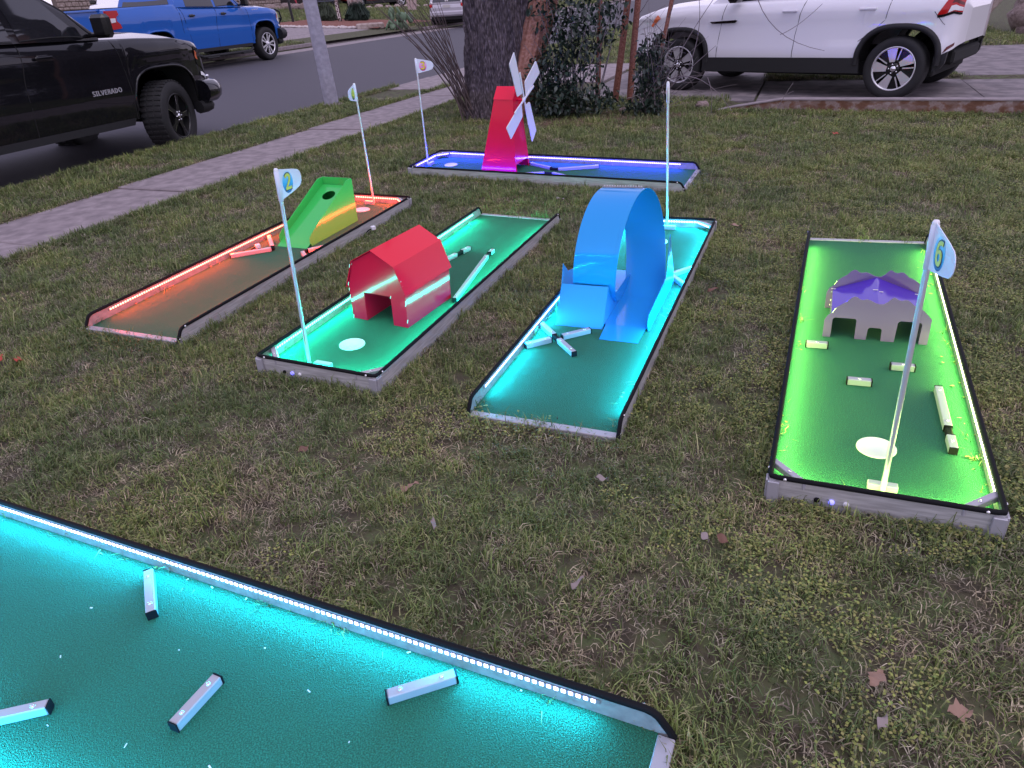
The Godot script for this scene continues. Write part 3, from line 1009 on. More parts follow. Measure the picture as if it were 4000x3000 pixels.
func make_bars():
	bars(1, "short aluminium bar on the blue lane nearest its glowing far wall", [[1.035, -0.265, 1.17, -0.155]])
	bars(1, "short aluminium bar lying across the middle of the nearest blue lane", [[1.484, -0.066, 1.483, 0.062]])
	bars(1, "short aluminium bar cut by the left edge of the photo", [[1.168, 0.13, 1.05, 0.217]])
	bars(1, "short aluminium bar on the blue lane nearest its open end, pointing at the wall", [[1.884, -0.165, 2.0, -0.266]])
	bars(2, "long aluminium guide bar with a black joint, right of the barn", [[0.925, 0.222, 1.60, 0.118], [1.655, 0.113, 1.715, 0.112]], [[1.628, 0.115, 1, -0.08, 0.06]])
	bars(2, "aluminium guide bar with a black joint, partly hidden behind the barn", [[0.95, -0.20, 1.575, -0.078], [1.635, -0.066, 1.715, -0.050]], [[1.605, -0.072, 1, 0.18, 0.065]])
	bars(3, "rear pair of aluminium bars meeting at a black joint beside the windmill", [[0.995, -0.17, 1.235, -0.055], [1.31, -0.032, 1.63, -0.195]], [[1.272, -0.043, 1, 0.02, 0.085]])
	bars(3, "front pair of aluminium bars meeting at a black joint behind the lane rim", [[1.03, 0.19, 1.235, 0.105], [1.31, 0.10, 1.50, 0.19]], [[1.272, 0.102, 1, 0.0, 0.085]])
	bars(4, "pair of aluminium bars in a V against the orange glowing wall", [[0.99, 0.285, 1.178, 0.112], [1.208, 0.100, 1.39, 0.28]], [[1.193, 0.103, 0, 1, 0.03]])
	bars(4, "pair of aluminium bars in a V at the foot of the green ramp", [[1.045, -0.262, 1.18, -0.165], [1.22, -0.152, 1.325, -0.255]], [[1.2, -0.155, 1, 0.05, 0.03]])
	bars(5, "crossed aluminium bars forming an X in front of the loop", [[1.655, 0.292, 1.762, 0.19], [1.80, 0.154, 1.912, 0.045], [1.888, 0.287, 1.80, 0.195], [1.762, 0.15, 1.665, 0.045]], [[1.781, 0.172, 1, -1, 0.05]])
	bars(5, "pair of aluminium bars in a V between the loop and the right rim", [[0.76, -0.292, 0.885, -0.196], [0.905, -0.194, 1.03, -0.292]])
	bars(6, "short aluminium block on the green lane by its left edge, nearest the tunnel", [[1.034, -0.246, 1.038, -0.165]])
	bars(6, "short aluminium block on the green lane nearest the hole, farthest from the tunnel", [[0.747, -0.087, 0.75, -0.006]])
	bars(6, "short aluminium block on the green lane just behind the leaning flag pole", [[0.902, 0.066, 0.905, 0.147]])
	bars(6, "long and short aluminium bars with a black joint along the green lane's right side", [[0.757, 0.214, 0.485, 0.219], [0.43, 0.2205, 0.352, 0.222]], [[0.457, 0.22, 1, 0, 0.05]])

# ------------------------------------------------------------------ flags
func make_flags():
	var f := [
		[2, Vector3(0.06, 0, -0.075), Vector3(0.019, 1, 0.013), 0.866, 288.0, "2", "disc_blue", "digit", "flag numbered 2 in the turquoise barn lane", Vector3(0.03, 0, 0.05)],
		[3, Vector3(0.022, 0, 0.0), Vector3(-0.035, 0.998, -0.059), 0.91, 18.0, "3", "disc_pink", "digit_yellow", "white flag with a pink disc and yellow 3, left of the windmill", Vector3(0.035, 0, 0.0)],
		[4, Vector3(0.022, 0, 0.01), Vector3(0.006, 1, 0.03), 0.878, 99.0, "4", "disc_green", "digit", "flag with a green oval, seen at a slant, behind the green ramp", Vector3(0.035, 0, 0.02)],
		[5, Vector3(0.022, 0, 0.0), Vector3(-0.017, 0.999, 0.032), 0.894, 105.0, "5", "disc_blue", "digit", "flag seen edge on, on the pole behind the blue loop", Vector3(0.035, 0, -0.02)],
		[6, Vector3(0.075, 0, 0.012), Vector3(0.006, 1, -0.011), 0.838, 103.0, "6", "disc_blue", "digit", "flag with a blue oval and yellow 6, nearest flag at the right", Vector3(0.024, 0, 0.0)]]
	for r in f:
		var T: Transform3D = LT[r[0]]
		var base: Vector3 = T * (r[1] + Vector3(0, TURF + 0.001, 0))
		var up: Vector3 = (T.basis * (r[2] as Vector3)).normalized()
		var a := deg_to_rad(r[4])
		var x := Vector3(cos(a), 0, sin(a))
		x = (x - up * x.dot(up)).normalized()
		var t := thing("flag", r[8], "flag", Transform3D(Basis(x, up, x.cross(up)), base), "numbered flags on the lanes")
		var H: float = r[3]
		var st := new_st()
		tube(st, PackedVector3Array([Vector3(0, 0, 0), Vector3(0, H * 0.5, 0), Vector3(0, H - 0.008, 0)]), 0.0078, -1.0, 14)
		obj("pole", st, M.pole_steel, t)
		st = new_st()
		lathe(st, [Vector2(0.0001, H), Vector2(0.006, H - 0.001), Vector2(0.0085, H - 0.006), Vector2(0.0085, H - 0.012)], 14)
		obj("pole_cap", st, M.white_plastic, t)
		# the plate wraps the pole as a sleeve, then tapers to a rounded tip
		var h := 0.118
		var poly := PackedVector2Array([Vector2(0.006, H - 0.006), Vector2(0.11, H - 0.024)])
		for i in 9:
			var b := PI / 2.0 - PI * i / 8.0
			poly.append(Vector2(0.128 + 0.034 * cos(b), H - 0.006 - h * 0.5 + 0.036 * sin(b)))
		poly.append(Vector2(0.11, H + 0.012 - h))
		poly.append(Vector2(0.006, H - 0.006 - h))
		st = new_st(-1)
		prism(st, poly, 0.002, Transform3D())
		obj("flag_plate", st, M.flag_plate, t)
		st = new_st()
		lathe(st, [Vector2(0.0088, H - 0.012), Vector2(0.0098, H - 0.013), Vector2(0.0098, H - 0.006 - h), Vector2(0.0088, H - 0.007 - h)], 14)
		obj("sleeve", st, M.flag_plate, t)
		for sg in [-1.0, 1.0]:
			# the printed disc and its number
			var rows := []
			st = new_st(-1)
			var c := Vector3(0.062, H - 0.006 - h * 0.5, sg * 0.0014)
			for i in 36:
				var u0 := TAU * i / 36.0
				var u1 := TAU * (i + 1) / 36.0
				for v in [Vector3.ZERO, Vector3(cos(u0) * 0.036, sin(u0) * 0.042, 0), Vector3(cos(u1) * 0.036, sin(u1) * 0.042, 0)]:
					st.set_uv(Vector2(0.5 + v.x / 0.084, 0.5 - v.y / 0.084))
					st.add_vertex(c + v)
			obj("printed_disc", st, M[r[6]], t)
			for lay in [["digit_edge", 0.068, 0.0020, 0.0015], [r[7], 0.060, 0.0026, 0.0]]:
				var tm := TextMesh.new()
				tm.text = r[5]
				var sf := SystemFont.new()
				sf.font_names = PackedStringArray(["Droid Sans"])
				sf.font_weight = 800
				tm.font = sf
				tm.font_size = 64
				tm.pixel_size = lay[1] / 46.0
				tm.depth = 0.0006
				var bb := Basis() if sg > 0 else Basis(Vector3.UP, PI)
				obj("number", tm, M[lay[0]], t, Transform3D(bb, Vector3(c.x, c.y, sg * lay[2])))
		var o: Vector3 = r[9]
		st = new_st(-1)
		var inv := t.transform.affine_inverse() * T
		box(st, Transform3D((t.transform.basis.inverse() * T.basis).orthonormalized(), inv * (r[1] + o + Vector3(0, TURF + 0.0135, 0))), Vector3(0.026, 0.025, 0.082), 0.002)
		obj("base_block", st, M.bright_aluminium, t)

# ------------------------------------------------------------------ vehicles
# A body is a skin over stations along x: at each one a half section from sill to roof edge, mirrored.
const SEC_T := [0.0, 0.10, 0.22, 0.36, 0.50, 0.64, 0.78, 0.88, 0.95, 1.0]

func stations(x0: float, x1: float, d: float, arches: Array, extra := []) -> Array:
	var xs := []
	var k := ceili((x1 - x0) / d)
	for i in k + 1: xs.append(lerpf(x0, x1, float(i) / k))
	for a in arches:
		for i in 25: xs.append(a[0] + a[2] * cos(PI * i / 24.0))
		xs.append(a[0] - a[2] - 0.004)
		xs.append(a[0] + a[2] + 0.004)
	for e in extra: xs.append(e)
	for i in 8:
		xs.append(x0 + (x1 - x0) * 0.004 * i * i * 0.25)
		xs.append(x1 - (x1 - x0) * 0.004 * i * i * 0.25)
	xs.sort()
	var out := []
	for x in xs:
		if out.is_empty() or x - out[-1] > 0.002: out.append(x)
	return out

func arch_y(x: float, arches: Array) -> float:
	var y := -1.0
	for a in arches:
		var q: float = absf(x - a[0]) / a[2]
		if q < 1.0: y = maxf(y, a[1] + a[3] * pow(1.0 - pow(q, a[4]), 1.0 / a[4]))
	return y

func body_point(s: Dictionary, x: float, t: float) -> Vector3:     # right side, +z
	var yb: float = pl(s.bot, x)
	var yt: float = pl(s.top, x)
	var w: float = pl(s.hw, x)
	var y := lerpf(yb, yt, t)
	return Vector3(x, y, w * pl(s.sec, (y - s.y0) / (s.y1 - s.y0)) - (0.5 * w * (1.0 - s.shoulder)) * smoothstep(0.9, 1.0, t))

func body(st: SurfaceTool, s: Dictionary):
	var rows := []
	for x in s.xs:
		var yb: float = maxf(pl(s.bot, x), arch_y(x, s.arches))
		var yt: float = pl(s.top, x)
		var yb0: float = pl(s.bot, x)
		var half := []
		for t in SEC_T:
			var y := lerpf(yb, yt, t)
			half.append(body_point(s, x, clampf((y - yb0) / maxf(yt - yb0, 0.001), 0.0, 1.0)))
		var edge: Vector3 = half[-1]
		var cr: float = pl(s.crown, x)
		for q in [0.97, 0.85, 0.62, 0.34, 0.0]:
			half.append(Vector3(x, edge.y + cr * (1.0 - q * q), edge.z * q))
		var row := PackedVector3Array()
		for p in half: row.append(p)
		for i in range(half.size() - 2, -1, -1):
			var p: Vector3 = half[i]
			row.append(Vector3(p.x, p.y, -p.z))
		rows.append(row)
	sheet(st, rows)
	for e in [0, rows.size() - 1]:       # close both ends
		var row: PackedVector3Array = rows[e]
		var n := row.size()
		st.set_smooth_group(-1)
		for i in n / 2 - 1:
			quad(st, row[i], row[i + 1], row[n - 2 - i], row[n - 1 - i])

func skin_patch(st: SurfaceTool, s: Dictionary, corners: Array, sg: float, lift: float, nx := 10, nt := 6):
	# a panel lying on the body side: corners are [x, t] going round
	var rows := []
	for i in nx + 1:
		var a := float(i) / nx
		var row := PackedVector3Array()
		for j in nt + 1:
			var b := float(j) / nt
			var x: float = lerpf(lerpf(corners[0][0], corners[1][0], a), lerpf(corners[3][0], corners[2][0], a), b)
			var t: float = lerpf(lerpf(corners[0][1], corners[1][1], a), lerpf(corners[3][1], corners[2][1], a), b)
			var p := body_point(s, x, t)
			row.append(Vector3(p.x, p.y + lift * 0.2, (p.z + lift) * sg))
		rows.append(row)
	sheet(st, rows)

func seam(st: SurfaceTool, s: Dictionary, line: Array, sg: float, r := 0.0035):
	var pts := PackedVector3Array()
	for i in line.size() - 1:
		for k in 6:
			var a := k / 6.0
			var p := body_point(s, lerpf(line[i][0], line[i + 1][0], a), lerpf(line[i][1], line[i + 1][1], a))
			pts.append(Vector3(p.x, p.y, (p.z - r * 0.3) * sg))
	var q := body_point(s, line[-1][0], line[-1][1])
	pts.append(Vector3(q.x, q.y, (q.z - r * 0.3) * sg))
	tube(st, pts, r, -1.0, 5, false)

func side_panel(st: SurfaceTool, pts: Array, z: float, sg: float, thick: float):
	var poly := PackedVector2Array()
	for p in pts: poly.append(Vector2(p[0], p[1]))
	prism(st, poly, thick, Transform3D(Basis(), Vector3(0, 0, z * sg)))

func wheel(root: Node3D, c: Vector3, r: float, rim_r: float, width: float, sg: float, style: String, steer := 0.0):
	var w := Node3D.new()
	w.name = "wheel"
	w.transform = Transform3D(Basis(Vector3.UP, steer) * Basis(Vector3(1, 0, 0), sg * PI / 2.0), c)      # wheel axis = local y, outward
	root.add_child(w, true)
	var h := width * 0.5
	var st := new_st()
	lathe(st, [Vector2(rim_r, -h * 0.9), Vector2(rim_r + 0.02, -h), Vector2(r * 0.94, -h), Vector2(r * 0.985, -h * 0.8), Vector2(r, -h * 0.5), Vector2(r, h * 0.5), Vector2(r * 0.985, h * 0.8), Vector2(r * 0.94, h), Vector2(rim_r + 0.05, h * 1.02), Vector2(rim_r + 0.012, h * 0.98), Vector2(rim_r - 0.004, h * 0.9), Vector2(rim_r - 0.012, h * 0.4), Vector2(rim_r - 0.012, -h * 0.9)], 44)
	if style == "off_road":
		for i in 40:
			var a := TAU * i / 40.0
			for q in [-0.62, 0.0, 0.62]:
				box(st, Transform3D(Basis(Vector3.UP, -a + (0.03 if q > 0 else -0.03)), Vector3(cos(a) * r, h * q, sin(a) * r)), Vector3(0.02, h * 0.5, 0.036), 0.004)
	obj("tyre", st, M.tyre, w)
	st = new_st()
	var dark: bool = style != "silver"
	lathe(st, [Vector2(rim_r - 0.006, h * 0.86), Vector2(rim_r - 0.014, h * 0.6), Vector2(rim_r - 0.02, -h * 0.3), Vector2(rim_r - 0.06, -h * 0.4), Vector2(0.0001, -h * 0.4)], 40)
	obj("rim", st, M.car_under, w)
	st = new_st()
	lathe(st, [Vector2(rim_r + 0.004, h * 0.90), Vector2(rim_r - 0.001, h * 0.97), Vector2(rim_r - 0.014, h * 0.93), Vector2(rim_r - 0.018, h * 0.8)], 44)
	obj("rim_lip", st, M.alloy if style == "silver" or style == "turbine" else M.alloy_dark, w)
	var flat := func(deg: float) -> Transform3D: return Transform3D(Basis(Vector3.UP, deg_to_rad(deg)) * Basis(Vector3(1, 0, 0), -PI / 2.0), Vector3(0, h * 0.72, 0))
	for k in 5:
		var a := 72.0 * k
		if style == "turbine":
			st = new_st(-1)
			prism(st, PackedVector2Array([Vector2(0.075, -0.024), Vector2(rim_r - 0.012, -0.088), Vector2(rim_r - 0.006, 0.0), Vector2(rim_r - 0.012, 0.040), Vector2(0.085, 0.032)]), 0.02, flat.call(a))
			obj("spoke", st, M.alloy, w)
			st = new_st(-1)
			prism(st, PackedVector2Array([Vector2(0.10, -0.008), Vector2(rim_r - 0.012, -0.006), Vector2(rim_r - 0.012, 0.006), Vector2(0.10, 0.006)]), 0.016, flat.call(a + 40.0))
			obj("thin_spoke", st, M.alloy, w)
			st = new_st(-1)
			prism(st, PackedVector2Array([Vector2(0.05, -0.045), Vector2(rim_r - 0.01, -0.07), Vector2(rim_r - 0.01, 0.07), Vector2(0.05, 0.045)]), 0.01, flat.call(a + 18.0) * Transform3D(Basis(), Vector3(0, 0, -0.03)))
			obj("spoke_back", st, M.alloy_dark, w)
		elif style == "silver":
			for o in [-13.0, 13.0]:
				st = new_st(-1)
				prism(st, PackedVector2Array([Vector2(0.05, -0.02), Vector2(rim_r * 0.55, -0.018), Vector2(rim_r - 0.008, -0.038), Vector2(rim_r - 0.008, 0.014), Vector2(rim_r * 0.55, 0.012), Vector2(0.05, 0.02)]), 0.022, flat.call(a + o))
				obj("spoke", st, M.alloy, w)
		else:
			st = new_st(-1)
			prism(st, PackedVector2Array([Vector2(0.05, -0.04), Vector2(rim_r * 0.6, -0.024), Vector2(rim_r - 0.006, -0.05), Vector2(rim_r - 0.006, 0.05), Vector2(rim_r * 0.6, 0.024), Vector2(0.05, 0.04)]), 0.03, flat.call(a))
			obj("spoke", st, M.alloy_dark, w)
			st = new_st(-1)
			prism(st, PackedVector2Array([Vector2(rim_r * 0.5, 0.018), Vector2(rim_r - 0.02, 0.03), Vector2(rim_r - 0.02, 0.035), Vector2(rim_r * 0.5, 0.022)]), 0.031, flat.call(a))
			obj("milled_edge", st, M.chrome, w)
	st = new_st()
	lathe(st, [Vector2(0.07, h * 0.62), Vector2(0.068, h * 0.84), Vector2(0.04, h * 0.90), Vector2(0.0001, h * 0.92)], 20)
	obj("hub", st, M.alloy_dark if dark else M.alloy, w)
	st = new_st()
	lathe(st, [Vector2(0.032, h * 0.88), Vector2(0.030, h * 0.95), Vector2(0.0001, h * 0.96)], 20)
	obj("centre_cap", st, M.chrome, w)
	for i in (6 if style == "off_road" else 5):
		var a := TAU * i / (6.0 if style == "off_road" else 5.0)
		st = new_st()
		lathe(st, [Vector2(0.008, h * 0.8), Vector2(0.008, h * 0.93), Vector2(0.0001, h * 0.94)], 8, Transform3D(Basis(), Vector3(cos(a) * 0.052, 0, sin(a) * 0.052)))
		obj("wheel_nut", st, M.chrome, w)

func arch_trim(st: SurfaceTool, s: Dictionary, a: Array, sg: float, r: float, drop: float):
	# moulding round a wheel opening
	var pts := PackedVector3Array()
	for i in 31:
		var th := PI * (-0.02 + 1.04 * i / 30.0)
		var x: float = a[0] + (a[2] + r * 0.2) * cos(th)
		var q := absf(cos(th))
		var y: float = a[1] + (a[3] + r * 0.2) * pow(maxf(0.0, 1.0 - pow(minf(q, 1.0), a[4])), 1.0 / a[4]) - (drop if i == 0 or i == 30 else 0.0)
		var p := body_point(s, x, clampf((y - pl(s.bot, x)) / (pl(s.top, x) - pl(s.bot, x)), 0.0, 0.9))
		pts.append(Vector3(x, y, p.z * sg))
	tube(st, pts, r, -1.0, 8)

func wells(t: Node3D, arches: Array, w: float):
	for a in arches:
		for sg in [-1.0, 1.0]:
			var st := new_st()
			var rows := []
			for i in 17:
				var th := PI * i / 16.0
				var q := absf(cos(th))
				var x: float = a[0] + (a[2] + 0.01) * cos(th)
				var y: float = a[1] + (a[3] + 0.01) * pow(maxf(0.0, 1.0 - pow(q, a[4])), 1.0 / a[4])
				rows.append(PackedVector3Array([Vector3(x, y, sg * (w - 0.03)), Vector3(x, y, sg * (w - 0.42))]))
			sheet(st, rows)
			obj("wheel_well", st, M.car_under, t)

func make_suv(called: String, label: String, paint: String, xf: Transform3D, detail := true):
	var t := thing(called, label, "car", xf)
	# x = 0 at the rear axle
	var arches := [[0.0, 0.40, 0.455, 0.42, 2.6], [2.985, 0.40, 0.455, 0.42, 2.6]]
	var s := {"arches": arches, "y0": 0.28, "y1": 1.2,
		"bot": [[-0.607, 0.62], [-0.562, 0.56], [-0.427, 0.475], [0.5, 0.47], [2.4, 0.455], [3.5, 0.46], [3.85, 0.52], [3.98, 0.60]],
		"top": [[-0.607, 0.98], [-0.585, 1.10], [-0.517, 1.17], [0.5, 1.165], [1.6, 1.145], [2.3, 1.135], [2.9, 1.12], [3.4, 1.08], [3.75, 1.0], [3.9, 0.92], [3.98, 0.82]],
		"hw": [[-0.607, 0.46], [-0.585, 0.76], [-0.544, 0.86], [-0.472, 0.925], [-0.36, 0.965], [0.0, 0.985], [0.5, 0.975], [1.5, 0.965], [2.6, 0.975], [3.0, 0.985], [3.4, 0.955], [3.7, 0.87], [3.9, 0.70], [3.98, 0.52]],
		"crown": [[-0.607, 0.0], [2.2, 0.02], [2.6, 0.07], [3.6, 0.07], [3.98, 0.02]],
		"sec": [[0.0, 0.975], [0.18, 0.985], [0.25, 1.0], [0.32, 1.005], [0.36, 0.992], [0.6, 0.985], [0.70, 0.990], [0.735, 1.008], [0.78, 1.004], [0.86, 0.99], [1.0, 0.955]], "shoulder": 0.93}
	s.xs = stations(-0.607, 3.98, 0.09, arches)
	var st := new_st()
	body(st, s)
	obj("body", st, M[paint], t)
	# cabin
	var c := {"arches": [], "y0": 1.12, "y1": 1.78,
		"bot": [[-0.576, 1.10], [2.55, 1.12]], "top": [[-0.576, 1.16], [-0.526, 1.45], [-0.468, 1.66], [-0.3, 1.74], [0.8, 1.78], [1.4, 1.75], [1.75, 1.65], [2.2, 1.40], [2.55, 1.14]],
		"hw": [[-0.576, 0.78], [-0.490, 0.87], [0.3, 0.90], [1.7, 0.90], [2.55, 0.86]], "crown": [[-0.576, 0.01], [0.5, 0.03], [2.55, 0.03]],
		"sec": [[0.0, 1.0], [0.3, 0.96], [1.0, 0.80]], "shoulder": 0.95}
	c.xs = stations(-0.575, 2.55, 0.12, [])
	st = new_st()
	body(st, c)
	obj("roof", st, M[paint], t)
	for sg in [-1.0, 1.0]:
		for q in [[[1.18, 0.08], [2.12, 0.10], [1.72, 0.80], [1.15, 0.86]], [[0.16, 0.08], [1.10, 0.08], [1.08, 0.86], [0.18, 0.86]], [[-0.517, 0.12], [0.08, 0.08], [0.10, 0.86], [-0.468, 0.80]]]:
			st = new_st()
			skin_patch(st, c, q, sg, 0.004)
			obj("window", st, M.car_glass, t)
		# doors: seams, handles, lower panel, black cladding
		for ln in [[[2.38, 0.0], [2.365, 0.35], [2.33, 0.7], [2.29, 0.99]], [[1.29, 0.0], [1.28, 0.4], [1.24, 0.75], [1.19, 0.99]], [[0.47, 0.28], [0.30, 0.46], [0.19, 0.62], [0.15, 0.99]], [[-0.454, 0.50], [-0.33, 0.72]]]:
			st = new_st()
			seam(st, s, ln, sg)
			obj("door_seam", st, M.car_under, t)
		for hx in [1.375, 0.405]:
			var p := body_point(s, hx, 0.80)
			st = new_st(-1)
			box(st, at(Vector3(hx, 1.022, sg * (p.z + 0.022))), Vector3(0.20, 0.028, 0.02), 0.008)
			box(st, at(Vector3(hx - 0.075, 1.02, sg * (p.z + 0.008))), Vector3(0.03, 0.022, 0.03), 0.006)
			box(st, at(Vector3(hx + 0.075, 1.02, sg * (p.z + 0.008))), Vector3(0.03, 0.022, 0.03), 0.006)
			obj("door_handle", st, M.handle_white, t)
		st = new_st(-1)
		side_panel(st, [[0.40, 0.30], [2.58, 0.285], [2.58, 0.462], [2.42, 0.465], [0.43, 0.478]], 0.955, sg, 0.05)
		obj("sill_cladding", st, M.car_plastic, t)
		st = new_st(-1)
		side_panel(st, [[-0.535, 0.42], [-0.499, 0.36], [-0.423, 0.33], [-0.409, 0.49], [-0.481, 0.515], [-0.544, 0.55]], 0.885, sg, 0.06)
		obj("rear_cladding", st, M.car_plastic, t)
		st = new_st(-1)
		side_panel(st, [[3.46, 0.36], [3.75, 0.40], [3.8, 0.52], [3.48, 0.48]], 0.80, sg, 0.08)
		obj("front_cladding", st, M.car_plastic, t)
		for a in arches:
			st = new_st()
			arch_trim(st, s, a, sg, 0.034, 0.06)
			obj("arch_trim", st, M.car_plastic, t)
		# fender badge, lamps
		st = new_st(-1)
		side_panel(st, [[2.50, 0.918], [2.12, 0.935], [2.09, 0.928], [2.12, 0.900], [2.46, 0.893]], 0.988, sg, 0.016)
		obj("fender_badge", st, M.car_gloss_black, t)
		st = new_st(-1)
		side_panel(st, [[2.47, 0.916], [2.40, 0.918], [2.43, 0.897], [2.46, 0.896]], 0.995, sg, 0.012)
		obj("badge_bar", st, M.chrome, t)
		st = new_st()
		skin_patch(st, s, [[-0.36, 0.66], [-0.580, 0.70], [-0.585, 0.98], [-0.472, 0.99]], sg, 0.006)
		obj("tail_lamp", st, M.lamp_red, t)
		st = new_st()
		skin_patch(st, s, [[-0.463, 0.68], [-0.580, 0.73], [-0.580, 0.80], [-0.481, 0.78]], sg, 0.009)
		obj("reversing_lens", st, M.lamp_clear, t)
		st = new_st()
		skin_patch(st, s, [[-0.481, 0.82], [-0.580, 0.84], [-0.580, 0.89], [-0.494, 0.88]], sg, 0.009)
		obj("lamp_bar", st, M.lamp_dark_red, t)
		st = new_st()
		skin_patch(st, s, [[-0.37, 0.62], [-0.580, 0.655], [-0.580, 0.695], [-0.36, 0.66]], sg, 0.010)
		obj("lamp_trim", st, M.car_gloss_black, t)
		st = new_st()
		skin_patch(st, s, [[-0.490, 0.02], [-0.571, 0.06], [-0.571, 0.12], [-0.517, 0.10]], sg, 0.006)
		obj("reflector", st, M.lamp_dark_red, t)
		st = new_st()
		skin_patch(st, s, [[3.42, 0.72], [3.86, 0.62], [3.84, 0.93], [3.40, 0.93]], sg, 0.006)
		obj("headlamp", st, M.lamp_clear, t)
		st = new_st()
		skin_patch(st, s, [[3.30, 0.82], [3.46, 0.66], [3.49, 0.70], [3.36, 0.90]], sg, 0.010)
		obj("side_marker", st, M.lamp_amber, t)
		st = new_st(-1)
		box(st, at(Vector3(2.12, 1.21, sg * 1.04)), Vector3(0.14, 0.13, 0.22), 0.03)
		obj("mirror", st, M.car_gloss_black, t)
	st = new_st(-1)
	box(st, at(Vector3(-0.50, 0.46, 0)), Vector3(0.14, 0.16, 1.3), 0.03)
	box(st, at(Vector3(1.55, 0.33, 0)), Vector3(3.9, 0.16, 1.5), 0.02)
	obj("underbody", st, M.car_under, t)
	st = new_st(-1)
	box(st, at(Vector3(3.93, 0.78, 0)), Vector3(0.06, 0.26, 1.0), 0.02)
	obj("grille", st, M.car_gloss_black, t)
	wells(t, arches, 0.95)
	for a in arches:
		for sg in [-1.0, 1.0]:
			wheel(t, Vector3(a[0], 0.358, sg * 0.845), 0.36, 0.25, 0.25, sg, "turbine" if detail else "silver")

